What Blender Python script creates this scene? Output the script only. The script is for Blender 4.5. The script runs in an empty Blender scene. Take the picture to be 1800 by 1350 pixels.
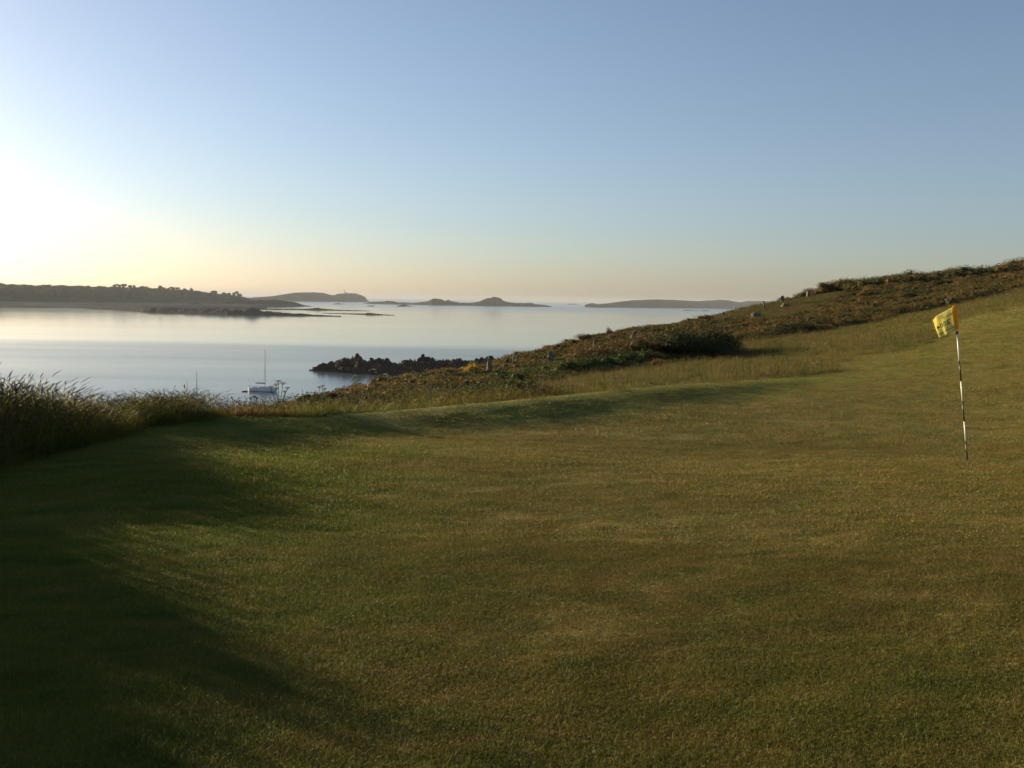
import bpy, math, random
import numpy as np
from mathutils import Vector, Matrix, Euler

rng = np.random.default_rng(7)
random.seed(7)
scene = bpy.context.scene
COL = scene.collection
R = math.radians

# ------------------------------------------------------------------ camera
FPX = 1656.0                      # focal length in pixels of the 1800 px wide photograph
EYE = np.array([0.0, 0.0, 28.0])  # the sea is z = 0
PITCH, ROLL = 5.11, 1.07
cam_d = bpy.data.cameras.new('camera')
cam_d.lens = 36.0 * FPX / 1800.0
cam_d.sensor_width = 36.0
cam_d.clip_start = 0.05
cam_d.clip_end = 80000.0
cam = bpy.data.objects.new('camera', cam_d)
CAM_M = (Matrix.Translation(Vector(EYE)) @ Matrix.Rotation(R(90 - PITCH), 4, 'X') @ Matrix.Rotation(R(ROLL), 4, 'Z'))
cam.matrix_world = CAM_M
COL.objects.link(cam)
scene.camera = cam

# ------------------------------------------------------------------ light
SUN_AZ, SUN_EL = 55.0, 10.0        # degrees left of the view direction, above the horizon
world = bpy.data.worlds.new('World')
scene.world = world
world.use_nodes = True
wt = world.node_tree
wt.nodes.clear()
sky = wt.nodes.new('ShaderNodeTexSky')
sky.sky_type = 'NISHITA'
sky.sun_disc = False
sky.sun_elevation = R(SUN_EL)
sky.sun_rotation = R(-SUN_AZ)
sky.altitude = 30
sky.air_density = 0.96
sky.dust_density = 0.78
sky.ozone_density = 3.4
bg = wt.nodes.new('ShaderNodeBackground')
bg.inputs['Strength'].default_value = 0.060
wo = wt.nodes.new('ShaderNodeOutputWorld')
wb = wt.nodes.new('ShaderNodeMix'); wb.data_type = 'RGBA'; wb.blend_type = 'MULTIPLY'   # camera white balance of the sky
wb.inputs[0].default_value = 1.0; wb.inputs[7].default_value = (1.13, 1.02, 1.0, 1)
wt.links.new(sky.outputs[0], wb.inputs[6]); 
hs = wt.nodes.new('ShaderNodeHueSaturation'); hs.inputs['Saturation'].default_value = .82
wt.links.new(wb.outputs[2], hs.inputs['Color']); wt.links.new(hs.outputs[0], bg.inputs[0])
wt.links.new(bg.outputs[0], wo.inputs[0])

sun_d = bpy.data.lights.new('sun', 'SUN')
sun_d.energy = 5.0
sun_d.angle = R(0.6)
sun_d.color = (1.0, 0.79, 0.47)
sun = bpy.data.objects.new('sun', sun_d)
sdir = Vector((-math.sin(R(SUN_AZ)) * math.cos(R(SUN_EL)), math.cos(R(SUN_AZ)) * math.cos(R(SUN_EL)), math.sin(R(SUN_EL))))
sun.rotation_euler = sdir.to_track_quat('Z', 'Y').to_euler()
sun.location = (-20, 10, 60)
COL.objects.link(sun)

vs = scene.view_settings
vs.view_transform = 'Standard'
vs.look = 'None'
vs.exposure = 1.43
vs.gamma = 1.0
vs.use_curve_mapping = False
scene.cycles.use_denoising = True
scene.cycles.max_bounces = 6
scene.cycles.diffuse_bounces = 3
scene.cycles.glossy_bounces = 3
scene.cycles.transparent_max_bounces = 6
scene.cycles.volume_bounces = 0
scene.cycles.sample_clamp_indirect = 6.0

# ------------------------------------------------------------------ projection helpers
M3 = np.array(CAM_M.to_3x3())
def ray(px, py):
    d = M3 @ np.array([(px - 900.0) / FPX, -(py - 675.0) / FPX, -1.0])
    return d / d[1]
def at(px, py, Y):
    """world point seen at photo pixel px,py at forward distance Y"""
    return EYE + ray(px, py) * Y
def sea(px, py):
    r = ray(px, py)
    return EYE + r * (28.0 / -r[2])
def px_of(P):
    """photo pixel columns / rows of world points (n,3)"""
    q = (np.asarray(P) - EYE) @ M3
    return 900 + FPX * q[..., 0] / -q[..., 2], 675 - FPX * q[..., 1] / -q[..., 2]

# ------------------------------------------------------------------ numeric helpers
def _hash(ix, iy, seed):
    h = (ix.astype(np.int64) * 374761393 + iy.astype(np.int64) * 668265263 + seed * 974634777) & 0xFFFFFFFF
    h = ((h ^ (h >> 13)) * 1274126177) & 0xFFFFFFFF
    h = h ^ (h >> 16)
    return (h & 0xFFFF) / 65535.0
def vnoise(x, y, seed=0):
    x = np.asarray(x, float); y = np.asarray(y, float)
    ix = np.floor(x); iy = np.floor(y)
    fx = x - ix; fy = y - iy
    fx = fx * fx * (3 - 2 * fx); fy = fy * fy * (3 - 2 * fy)
    a = _hash(ix, iy, seed); b = _hash(ix + 1, iy, seed)
    c = _hash(ix, iy + 1, seed); d = _hash(ix + 1, iy + 1, seed)
    return (a * (1 - fx) + b * fx) * (1 - fy) + (c * (1 - fx) + d * fx) * fy
def fbm(x, y, seed=0, octv=4):
    s = 0; a = .5; f = 1.0; t = 0
    for k in range(octv):
        s = s + a * vnoise(x * f, y * f, seed + k * 17); t += a; a *= .5; f *= 2.03
    return s / t * 2 - 1
def sstep(a, b, x):
    t = np.clip((x - a) / (b - a), 0, 1)
    return t * t * (3 - 2 * t)
def seg_dist(x, y, P):
    """distance to polyline P, arc parameter 0..1 and signed side"""
    best = np.full(np.shape(x), 1e9); par = np.zeros(np.shape(x)); side = np.zeros(np.shape(x))
    n = len(P) - 1
    for i in range(n):
        a = np.array(P[i][:2]); b = np.array(P[i + 1][:2]); ab = b - a
        t = np.clip(((x - a[0]) * ab[0] + (y - a[1]) * ab[1]) / (ab @ ab), 0, 1)
        dx = x - (a[0] + t * ab[0]); dy = y - (a[1] + t * ab[1])
        d = np.hypot(dx, dy)
        m = d < best
        best = np.where(m, d, best); par = np.where(m, (i + t) / n, par)
        side = np.where(m, np.sign(ab[0] * dy - ab[1] * dx), side)
    return best, par, side
def inpoly(x, y, P):
    x = np.asarray(x); y = np.asarray(y)
    c = np.zeros(x.shape, bool); n = len(P)
    for i in range(n):
        x1, y1 = P[i][:2]; x2, y2 = P[(i + 1) % n][:2]
        m = (y1 > y) != (y2 > y)
        with np.errstate(divide='ignore', invalid='ignore'):
            xx = (x2 - x1) * (y - y1) / (y2 - y1 + 1e-12) + x1
        c ^= m & (x < xx)
    return c

# ------------------------------------------------------------------ object helpers
def tag(o, label=None, cat=None, group=None, kind=None):
    if label: o['label'] = label
    if cat: o['category'] = cat
    if group: o['group'] = group
    if kind: o['kind'] = kind
    return o
def empty(name, loc=(0, 0, 0), rz=0.0):
    o = bpy.data.objects.new(name, None)
    o.empty_display_size = .2
    o.location = Vector(loc); o.rotation_euler = (0, 0, rz)
    COL.objects.link(o)
    return o
def mesh_obj(name, V, F, mats, parent=None, smooth=False, mi=None, link=True):
    me = bpy.data.meshes.new(name)
    V = np.asarray(V, float)
    if isinstance(F, np.ndarray):
        n, k = F.shape
        me.vertices.add(len(V)); me.vertices.foreach_set('co', V.astype(np.float32).ravel())
        me.loops.add(n * k); me.loops.foreach_set('vertex_index', F.astype(np.int32).ravel())
        me.polygons.add(n)
        me.polygons.foreach_set('loop_start', np.arange(0, n * k, k, dtype=np.int32))
        me.update(calc_edges=True)
    else:
        me.from_pydata([tuple(v) for v in V], [], [tuple(f) for f in F])
    if not isinstance(mats, (list, tuple)): mats = [mats]
    for m in mats: me.materials.append(m)
    if mi is not None: me.polygons.foreach_set('material_index', np.asarray(mi, np.int32))
    if smooth: me.polygons.foreach_set('use_smooth', [True] * len(me.polygons))
    me.update()
    o = bpy.data.objects.new(name, me)
    if link: COL.objects.link(o)
    if parent: o.parent = parent
    return o
class MB:
    """collects simple solids into one mesh"""
    def __init__(s): s.v = []; s.f = []
    def add(s, V, F):
        b = len(s.v); s.v += [tuple(map(float, v)) for v in V]; s.f += [tuple(i + b for i in f) for f in F]; return s
    def box(s, c, d, rz=0, taper=1.0):
        x, y, z = [q / 2 for q in d]; ca, sa = math.cos(rz), math.sin(rz); V = []
        for k, zz in enumerate((-z, z)):
            t = taper if k else 1
            for xx, yy in ((-x, -y), (x, -y), (x, y), (-x, y)):
                V.append((c[0] + (xx * ca - yy * sa) * t, c[1] + (xx * sa + yy * ca) * t, c[2] + zz))
        return s.add(V, [(3, 2, 1, 0), (4, 5, 6, 7), (0, 1, 5, 4), (1, 2, 6, 5), (2, 3, 7, 6), (3, 0, 4, 7)])
    def tube(s, pts, rad, n=8):
        pts = [Vector(p) for p in pts]
        if not hasattr(rad, '__len__'): rad = [rad] * len(pts)
        V = []; F = []; up = Vector((0.13, 0.21, 1)).normalized()
        for i, p in enumerate(pts):
            d = (pts[min(i + 1, len(pts) - 1)] - pts[max(i - 1, 0)]).normalized()
            a = d.cross(up)
            if a.length < .05: a = d.cross(Vector((1, 0, 0)))
            a.normalize(); b = d.cross(a)
            for k in range(n):
                t = 2 * math.pi * k / n
                V.append(p + (a * math.cos(t) + b * math.sin(t)) * rad[i])
        for i in range(len(pts) - 1):
            for k in range(n):
                F.append((i * n + k, i * n + (k + 1) % n, (i + 1) * n + (k + 1) % n, (i + 1) * n + k))
        F.append(tuple(range(n))[::-1]); F.append(tuple((len(pts) - 1) * n + k for k in range(n)))
        return s.add(V, F)
    def lathe(s, prof, c=(0, 0, 0), n=12):
        V = []; F = []
        for r, z in prof:
            for k in range(n):
                t = 2 * math.pi * k / n
                V.append((c[0] + r * math.cos(t), c[1] + r * math.sin(t), c[2] + z))
        for i in range(len(prof) - 1):
            for k in range(n):
                F.append((i * n + k, i * n + (k + 1) % n, (i + 1) * n + (k + 1) % n, (i + 1) * n + k))
        F.append(tuple(range(n))[::-1]); F.append(tuple((len(prof) - 1) * n + k for k in range(n)))
        return s.add(V, F)
    def build(s, name, mat, parent=None, smooth=False):
        return mesh_obj(name, s.v, s.f, mat, parent, smooth)
def copy_tree(o, parent=None):
    c = o.copy(); COL.objects.link(c)
    if parent: c.parent = parent
    for ch in [q for q in o.children]: copy_tree(ch, c)
    return c

# ------------------------------------------------------------------ materials
def new_mat(name):
    m = bpy.data.materials.new(name); m.use_nodes = True
    nt = m.node_tree; nt.nodes.clear()
    out = nt.nodes.new('ShaderNodeOutputMaterial')
    return m, nt, out
def N(nt, t, **kw):
    n = nt.nodes.new(t)
    for k, v in kw.items(): setattr(n, k, v)
    return n
def noise_at(nt, pos, scale, detail=4, rough=.55, stretch=None, off=None):
    n = N(nt, 'ShaderNodeTexNoise'); n.inputs['Scale'].default_value = scale
    n.inputs['Detail'].default_value = detail; n.inputs['Roughness'].default_value = rough
    src = pos
    if stretch or off:
        mp = N(nt, 'ShaderNodeMapping')
        if stretch: mp.inputs['Scale'].default_value = stretch
        if off: mp.inputs['Location'].default_value = off
        nt.links.new(pos, mp.inputs['Vector']); src = mp.outputs[0]
    nt.links.new(src, n.inputs['Vector'])
    return n.outputs[0]
def ramp(nt, fac, stops):
    r = N(nt, 'ShaderNodeValToRGB')
    el = r.color_ramp.elements
    while len(el) < len(stops): el.new(.5)
    for e, (p, c) in zip(el, stops):
        e.position = p
        e.color = (*c, 1) if len(c) == 3 else c
    nt.links.new(fac, r.inputs[0])
    return r.outputs[0]
def mixc(nt, a, b, f, mode='MIX'):
    m = N(nt, 'ShaderNodeMix', data_type='RGBA', blend_type=mode)
    for s, v in ((m.inputs[6], a), (m.inputs[7], b), (m.inputs[0], f)):
        if isinstance(v, bpy.types.NodeSocket): nt.links.new(v, s)
        elif isinstance(v, (int, float)): s.default_value = v
        else: s.default_value = (*v, 1)
    return m.outputs[2]
def math_n(nt, op, a, b=None, clamp=False):
    m = N(nt, 'ShaderNodeMath', operation=op); m.use_clamp = clamp
    for i, v in enumerate((a, b)):
        if v is None: continue
        if isinstance(v, bpy.types.NodeSocket): nt.links.new(v, m.inputs[i])
        else: m.inputs[i].default_value = v
    return m.outputs[0]
def plain(name, col, rough=.6, metal=0, spec=.4, nscale=None, namp=.25, bump=0):
    m, nt, out = new_mat(name)
    b = N(nt, 'ShaderNodeBsdfPrincipled')
    b.inputs['Roughness'].default_value = rough; b.inputs['Metallic'].default_value = metal
    b.inputs['Specular IOR Level'].default_value = spec
    b.inputs['Base Color'].default_value = (*col, 1)
    if nscale:
        tc = N(nt, 'ShaderNodeTexCoord')
        nz = noise_at(nt, tc.outputs['Object'], nscale, 5, .6)
        c = ramp(nt, nz, [(.3, tuple(q * (1 - namp) for q in col)), (.7, tuple(min(1, q * (1 + namp)) for q in col))])
        nt.links.new(c, b.inputs['Base Color'])
        if bump:
            bp = N(nt, 'ShaderNodeBump'); bp.inputs['Strength'].default_value = bump
            nt.links.new(nz, bp.inputs['Height']); nt.links.new(bp.outputs[0], b.inputs['Normal'])
    nt.links.new(b.outputs[0], out.inputs[0])
    return m
def leafy(name, stops, scale=1.0, transl=.3, fine=9.0, fine_amt=.5, per_inst=.35, rough=.6):
    """foliage: colour patches in world space, a per-leaf variation, light passing through"""
    m, nt, out = new_mat(name)
    g = N(nt, 'ShaderNodeNewGeometry')
    oi = N(nt, 'ShaderNodeObjectInfo')
    big = noise_at(nt, g.outputs['Position'], scale, 3, .6)
    fin = noise_at(nt, g.outputs['Position'], scale * fine, 2, .6)
    f = math_n(nt, 'ADD', math_n(nt, 'MULTIPLY', big, 1 - fine_amt), math_n(nt, 'MULTIPLY', fin, fine_amt))
    rn = math_n(nt, 'MULTIPLY', math_n(nt, 'SUBTRACT', oi.outputs['Random'], .5), per_inst)
    f = math_n(nt, 'ADD', f, rn, True)
    isl = N(nt, 'ShaderNodeAttribute'); isl.attribute_name = 'tint'
    f = math_n(nt, 'ADD', f, isl.outputs['Fac'], True)
    c = ramp(nt, f, stops)
    d = N(nt, 'ShaderNodeBsdfPrincipled'); t = N(nt, 'ShaderNodeBsdfTranslucent'); mx = N(nt, 'ShaderNodeMixShader')
    d.inputs['Roughness'].default_value = rough; d.inputs['Specular IOR Level'].default_value = .08
    nt.links.new(c, d.inputs['Base Color']); nt.links.new(c, t.inputs[0])
    mx.inputs[0].default_value = transl
    nt.links.new(d.outputs[0], mx.inputs[1]); nt.links.new(t.outputs[0], mx.inputs[2])
    nt.links.new(mx.outputs[0], out.inputs[0])
    return m

# turf colours live in world space so that blades and the soil between them agree
def turf_colour(nt, inst=False):
    g = N(nt, 'ShaderNodeNewGeometry'); P = g.outputs['Position']
    st = (1.0, 2.2, 1.0)
    mp = N(nt, 'ShaderNodeMapping'); mp.inputs['Rotation'].default_value = (0, 0, R(-20)); nt.links.new(P, mp.inputs[0]); P2 = mp.outputs[0]
    big = noise_at(nt, P2, .45, 3, .55, st)
    mid = noise_at(nt, P2, 1.9, 4, .6, st, (4, 2, 0))
    fin = noise_at(nt, P, 42.0, 2, .6)
    a = ramp(nt, mid, [(.30, (.090, .094, .015)), (.50, (.138, .118, .022)), (.68, (.186, .133, .034))])   # dry putting turf
    b = ramp(nt, mid, [(.28, (.062, .104, .011)), (.50, (.112, .150, .015)), (.70, (.175, .165, .027))])   # lusher fringe
    at_ = N(nt, 'ShaderNodeAttribute'); at_.attribute_name = 'lush'
    if inst: at_.attribute_type = 'INSTANCER'
    lush = at_.outputs['Fac']
    lf = math_n(nt, 'ADD', lush, math_n(nt, 'MULTIPLY', math_n(nt, 'SUBTRACT', big, .5), 1.25), True)
    c = mixc(nt, a, b, lf)
    c2 = mixc(nt, c, ramp(nt, fin, [(.25, (.7, .75, .75)), (.5, (1, 1, 1)), (.75, (1.25, 1.2, 1.15))]), .7, 'MULTIPLY')
    return c2, P
def turf_mat(name, blades):
    m, nt, out = new_mat(name)
    c, P = turf_colour(nt, blades)
    d = N(nt, 'ShaderNodeBsdfPrincipled'); d.inputs['Specular IOR Level'].default_value = .2
    if blades:
        oi = N(nt, 'ShaderNodeAttribute'); oi.attribute_name = 'tint'
        dry = N(nt, 'ShaderNodeMath', operation='GREATER_THAN'); nt.links.new(oi.outputs['Fac'], dry.inputs[0]); dry.inputs[1].default_value = .93
        c = mixc(nt, c, (.30, .24, .12), math_n(nt, 'MULTIPLY', dry.outputs[0], .6))
        sc = math_n(nt, 'ADD', math_n(nt, 'MULTIPLY', oi.outputs['Fac'], .4), .8)
        vm = N(nt, 'ShaderNodeVectorMath', operation='SCALE'); nt.links.new(c, vm.inputs[0]); nt.links.new(sc, vm.inputs['Scale'])
        c = vm.outputs[0]
        d.inputs['Roughness'].default_value = .55
        t = N(nt, 'ShaderNodeBsdfTranslucent'); mx = N(nt, 'ShaderNodeMixShader'); mx.inputs[0].default_value = .3
        nt.links.new(c, d.inputs['Base Color']); nt.links.new(c, t.inputs[0])
        nt.links.new(d.outputs[0], mx.inputs[1]); nt.links.new(t.outputs[0], mx.inputs[2]); nt.links.new(mx.outputs[0], out.inputs[0])
    else:
        d.inputs['Roughness'].default_value = .9
        bn = noise_at(nt, P, 25.0, 4, .7)
        bp = N(nt, 'ShaderNodeBump'); bp.inputs['Strength'].default_value = .9; bp.inputs['Distance'].default_value = .05
        nt.links.new(bn, bp.inputs['Height']); nt.links.new(bp.outputs[0], d.inputs['Normal'])
        nt.links.new(c, d.inputs['Base Color']); nt.links.new(d.outputs[0], out.inputs[0])
    return m
M = {}
M['turf_soil'] = turf_mat('turf_ground', False)
M['turf'] = turf_mat('turf_blades', True)
M['rough'] = leafy('rough_grass', [(.2, (.040, .060, .012)), (.42, (.078, .088, .020)), (.6, (.125, .105, .032)), (.8, (.18, .125, .050))], .35, .35, 8, .35)
M['tall'] = leafy('tall_grass', [(.2, (.040, .062, .010)), (.45, (.090, .110, .016)), (.65, (.16, .150, .032)), (.85, (.20, .14, .045))], .9, .38, 8, .4)
M['seed'] = leafy('grass_seed', [(.3, (.09, .060, .030)), (.7, (.17, .12, .06))], 3, .3)
M['heath'] = leafy('heath', [(.18, (.024, .032, .009)), (.38, (.048, .050, .014)), (.54, (.093, .068, .019)), (.70, (.140, .086, .026)), (.88, (.19, .13, .042))], .16, .3, 7, .45)
M['gorse'] = leafy('gorse', [(.25, (.022, .028, .007)), (.42, (.042, .046, .011)), (.56, (.085, .066, .018)), (.75, (.16, .10, .024))], .5, .15, 5, .5)
M['bramble'] = leafy('bramble', [(.2, (.020, .034, .008)), (.48, (.040, .058, .012)), (.68, (.085, .090, .018)), (.9, (.17, .09, .03))], .45, .25, 5, .5)
M['rust_gorse'] = leafy('browned_gorse', [(.2, (.035, .032, .010)), (.5, (.085, .056, .016)), (.8, (.19, .105, .030))], .9, .2, 4, .5)
M['yellow_gorse'] = leafy('yellow_gorse', [(.2, (.06, .06, .012)), (.45, (.30, .20, .02)), (.8, (.55, .36, .04))], 3, .25)
M['wood'] = plain('stem_wood', (.10, .075, .05), .85, nscale=20)
M['dead'] = plain('dead_wood', (.16, .13, .09), .85, nscale=12)
M['pine'] = leafy('pine_leaves', [(.2, (.010, .016, .008)), (.55, (.020, .030, .012)), (.9, (.040, .050, .018))], .03, .1, 6, .5)
M['island_grass'] = leafy('island_scrub', [(.2, (.030, .038, .018)), (.5, (.055, .060, .026)), (.8, (.10, .085, .045))], .012, .05, 6, .5)
def rock_mat(name, lo, hi, lichen=None, sc=.6):
    m, nt, out = new_mat(name)
    tc = N(nt, 'ShaderNodeNewGeometry'); P = tc.outputs['Position']
    n1 = noise_at(nt, P, sc, 8, .65); n2 = noise_at(nt, P, sc * 5, 6, .7)
    c = ramp(nt, n1, [(.32, lo), (.68, hi)])
    if lichen:
        c = mixc(nt, c, lichen, ramp(nt, noise_at(nt, P, sc * .7, 4, .6, None, (9, 9, 9)), [(.54, (0, 0, 0)), (.66, (1, 1, 1))]))
    c = mixc(nt, c, ramp(nt, n2, [(.3, (.55, .55, .55)), (.7, (1.3, 1.3, 1.3))]), .8, 'MULTIPLY')
    b = N(nt, 'ShaderNodeBsdfPrincipled'); b.inputs['Roughness'].default_value = .95; b.inputs['Specular IOR Level'].default_value = .03
    bp = N(nt, 'ShaderNodeBump'); bp.inputs['Strength'].default_value = .8; bp.inputs['Distance'].default_value = .25 / sc * .3
    nt.links.new(n2, bp.inputs['Height']); nt.links.new(bp.outputs[0], b.inputs['Normal'])
    nt.links.new(c, b.inputs['Base Color']); nt.links.new(b.outputs[0], out.inputs[0])
    return m
M['shore_rock'] = rock_mat('shore_rock', (.013, .011, .010), (.036, .031, .028), (.060, .036, .020), .35)
M['granite'] = rock_mat('granite', (.08, .074, .062), (.22, .20, .16), (.11, .11, .06), 3.0)
M['dark_stone'] = rock_mat('dark_granite', (.05, .046, .04), (.12, .11, .09), None, 3.0)
M['far_rock'] = rock_mat('reef_rock', (.015, .014, .014), (.036, .032, .030), None, .05)
def coast_mat():
    """far islands: sand low down, rock and scrub above"""
    m, nt, out = new_mat('island_ground')
    g = N(nt, 'ShaderNodeNewGeometry'); P = g.outputs['Position']
    sx = N(nt, 'ShaderNodeSeparateXYZ'); nt.links.new(P, sx.inputs[0])
    n1 = noise_at(nt, P, .012, 6, .65); n2 = noise_at(nt, P, .06, 5, .7)
    scrub = ramp(nt, n1, [(.3, (.022, .028, .014)), (.5, (.040, .044, .022)), (.7, (.080, .070, .040))])
    rock = ramp(nt, n2, [(.3, (.055, .048, .042)), (.7, (.13, .115, .10))])
    z = math_n(nt, 'ADD', sx.outputs[2], math_n(nt, 'MULTIPLY', math_n(nt, 'SUBTRACT', n2, .5), 3.0))
    f = math_n(nt, 'DIVIDE', z, 12.0, True)
    c = mixc(nt, rock, scrub, ramp(nt, f, [(.25, (0, 0, 0)), (.42, (1, 1, 1))]))
    b = N(nt, 'ShaderNodeBsdfPrincipled'); b.inputs['Roughness'].default_value = .95; b.inputs['Specular IOR Level'].default_value = 0.0
    nt.links.new(c, b.inputs['Base Color']); nt.links.new(b.outputs[0], out.inputs[0])
    return m
M['coast'] = coast_mat()
M['sand'] = plain('beach_sand', (.085, .085, .09), .95, spec=0.0, nscale=.01, namp=.35)

# ------------------------------------------------------------------ terrain height
CP = []
def cp(px, prof):
    for Y, py in prof:
        CP.append(at(px, py, Y))
cp(-900, [(3, 1300)])
for p in ((0, -8, 26.6), (-6, -6, 26.4), (8, -6, 26.7), (0, 0, 26.4), (-5.5, 0, 26.4), (6, 0, 26.5), (14, 2, 26.9),
          (-2, 3.5, 26.38), (2, 3.5, 26.38), (-4.5, 6, 26.38), (-1.5, 7, 26.33), (2.5, 7, 26.30), (6, 6, 26.4), (10, 9, 26.5),
          (-5.6, 4.5, 26.42), (-4.6, 9.5, 26.36), (-3.2, 11.4, 26.30), (0, 10.5, 26.2), (4, 11, 26.12), (7, 12, 26.08), (11, 14, 26.4),
          (-7, 8, 25.9), (-7.5, 2, 26.1), (-8, -4, 26.1), (-7, 12, 25.5), (-10, 10, 24.3), (-10, 0, 25), (-18, 5, 20), (-18, 18, 19), (-35, 10, 10), (-35, 35, 8),
          (-60, 10, 0), (-60, 60, -1), (-60, -60, 2), (-25, -30, 20), (-110, 20, -3), (-110, 120, -3), (-110, -100, -3),
          (20, -10, 28.0), (40, 0, 30), (0, -30, 28.5), (30, -40, 31), (80, -60, 33), (80, 20, 34), (150, 0, 34), (150, 100, 30), (0, -120, 24),
          (-40, 70, 2), (-30, 90, 0), (-20, 120, -2), (-40, 160, -3), (-40, 260, -3), (-14, 300, -3),
          (-2, 75, 19), (5, 100, 18), (8, 150, 10), (20, 220, 5), (25, 345, 2), (15, 400, -3), (80, 345, 8), (150, 300, 14), (90, 200, 20), (60, 130, 25), (160, 420, -3), (260, 300, 8), (260, 0, 30), (260, -260, 20), (0, -260, 10), (-200, -260, -3), (-260, 0, -3), (-260, 260, -3), (260, 460, -3), (-260, 460, -3)):
    CP.append(np.array(p, float))
cp(370, [(12.2, 738)])
cp(480, [(16.5, 736), (22, 733)])
cp(600, [(13.4, 760), (17, 728), (22, 707), (28, 703)])
cp(750, [(14.2, 746), (20, 705), (28, 682), (40, 664)])
cp(900, [(15.1, 735), (22, 696), (30, 675), (42, 650), (55, 637)])
cp(1050, [(16.6, 716), (25, 676), (33, 655), (48, 620), (62, 600)])
cp(1200, [(12, 800), (18.2, 699), (26, 662), (35, 637), (50, 597), (72, 574), (90, 588)])
cp(1300, [(82, 546), (96, 562)])
cp(1340, [(20.6, 683), (30, 640), (45, 600), (60, 566), (83, 538), (98, 550)])
cp(1400, [(12, 806), (16, 733), (22.5, 671), (46, 590), (62, 561), (85, 528), (100, 538)])
cp(1500, [(30, 628), (40, 593), (48, 573), (65, 542), (88, 511), (110, 520)])
cp(1600, [(90, 498), (112, 508)])
cp(1700, [(12, 812), (18.8, 702), (27, 626), (36, 577), (43, 551), (52, 533), (70, 505), (92, 492), (112, 502), (140, 512)])
cp(1800, [(12, 812), (20, 680), (35, 565), (43, 530), (54, 509), (70, 490), (92, 484), (112, 496), (140, 510)])
cp(2200, [(12, 780), (25, 590), (40, 500), (55, 472), (90, 452), (115, 466), (150, 490)])
CP = np.array(CP)
def tps_fit(P):
    n = len(P); d = np.hypot(P[:, None, 0] - P[None, :, 0], P[:, None, 1] - P[None, :, 1])
    K = d * d * np.log(d + 1e-9) ; K += np.eye(n) * .02
    Q = np.c_[np.ones(n), P[:, :2]]
    A = np.zeros((n + 3, n + 3)); A[:n, :n] = K; A[:n, n:] = Q; A[n:, :n] = Q.T
    return np.linalg.solve(A, np.r_[P[:, 2], 0, 0, 0])
TW = tps_fit(CP)
def base_h(x, y):
    x = np.asarray(x, float); y = np.asarray(y, float); s = x.shape
    x = x.ravel(); y = y.ravel(); z = np.zeros_like(x)
    for i in range(0, len(x), 20000):
        xx = x[i:i + 20000]; yy = y[i:i + 20000]
        d = np.hypot(xx[:, None] - CP[None, :, 0], yy[:, None] - CP[None, :, 1])
        z[i:i + 20000] = (d * d * np.log(d + 1e-9)) @ TW[:-3] + TW[-3] + TW[-2] * xx + TW[-1] * yy
    return z.reshape(s)
# the low bank round the far edge of the green
RIDGE_PX = [(300, 741, 11.7), (370, 739, 12.1), (480, 738, 12.9), (600, 733, 13.9), (750, 722, 14.8), (900, 708, 15.8), (1050, 693, 17.4), (1200, 680, 19.3), (1300, 671, 21.2), (1395, 669, 23.0)]
RIDGE = [at(*q) for q in RIDGE_PX]
RX = [p[:2] for p in RIDGE]
_rb = base_h(np.array([p[0] for p in RIDGE]), np.array([p[1] for p in RIDGE]))
RH = np.array([p[2] for p in RIDGE]) - _rb
RH = np.clip(RH * 1.2 + .01, .03, .45); RH[0] = .02; RH[-1] = .05
def height(x, y):
    x = np.asarray(x, float); y = np.asarray(y, float)
    z = base_h(x, y)
    d, t, s = seg_dist(x, y, RX)
    h = np.interp(t * (len(RX) - 1), np.arange(len(RX)), RH)
    w = np.where(s < 0, 1.45, 1.3)           # steep towards the green (negative side), longer behind
    z = z + h * np.exp(-(d / (w * .55)) ** 2)
    r = np.hypot(x, y)
    z = z + .035 * fbm(x * .35, y * .35, 3, 3) * sstep(2, 8, r) + .012 * fbm(x * 1.5, y * 1.5, 5, 3)
    far = sstep(26, 60, r)
    z = z + far * (.10 * fbm(x * .11, y * .11, 9, 4))
    return np.maximum(z, -2.0)

def ground_hit(px, row, Y0=24, Y1=96):
    Y = np.linspace(Y0, Y1, 1500); r = ray(px, row)
    z = height(r[0] * Y, Y); d = 28 + r[2] * Y - z
    k = np.where(d <= 0)[0]
    i = k[0] if len(k) else int(np.argmin(d))
    return np.array([r[0] * Y[i], Y[i], z[i]])
LOW = [tuple(ground_hit(a, b, c, 60)[:2]) for a, b, c in ((500, 727, 14.6), (600, 724, 15.2), (700, 715, 16.4), (780, 697, 17.5), (850, 682, 18), (966, 675, 20), (1021, 664, 21), (1100, 650, 25))] + [at(*q)[:2] for q in ((1180, 640, 34), (1290, 622, 37), (1300, 600, 44), (1400, 592, 46), (1500, 574, 48), (1700, 534, 52), (1800, 510, 54), (2200, 471, 57), (2800, 440, 60))]
HEATH = LOW + [(110, 140), (60, 160), (0, 160), (-25, 100), (-22, 60), (-16, 40), (-10, 26), (-5.6, 18)]
MEADOW = [at(*q)[:2] for q in ((1225, 566, 68), (1290, 566, 62), (1360, 563, 61), (1430, 548, 66), (1500, 522, 79), (1500, 510, 86), (1440, 512, 88), (1360, 520, 90), (1260, 545, 84))]
def lush_of(x, y):
    px, py = x / np.maximum(y, .5), y
    d, t, s = seg_dist(x, y, RX)
    near = sstep(5.2, 3.2, np.hypot(x * .8, y - 0.2))                 # longer fringe at the photographer's feet
    ring = sstep(2.4, .9, d) * (s < 0)
    left = sstep(1.0, -2.6, x + .12 * (y - 6)) * .88
    far = sstep(19, 23, y - .2 * x) * .30
    return np.clip(np.maximum.reduce([near * .42, ring * .55, left, far]), 0, 1) - .10

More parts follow.
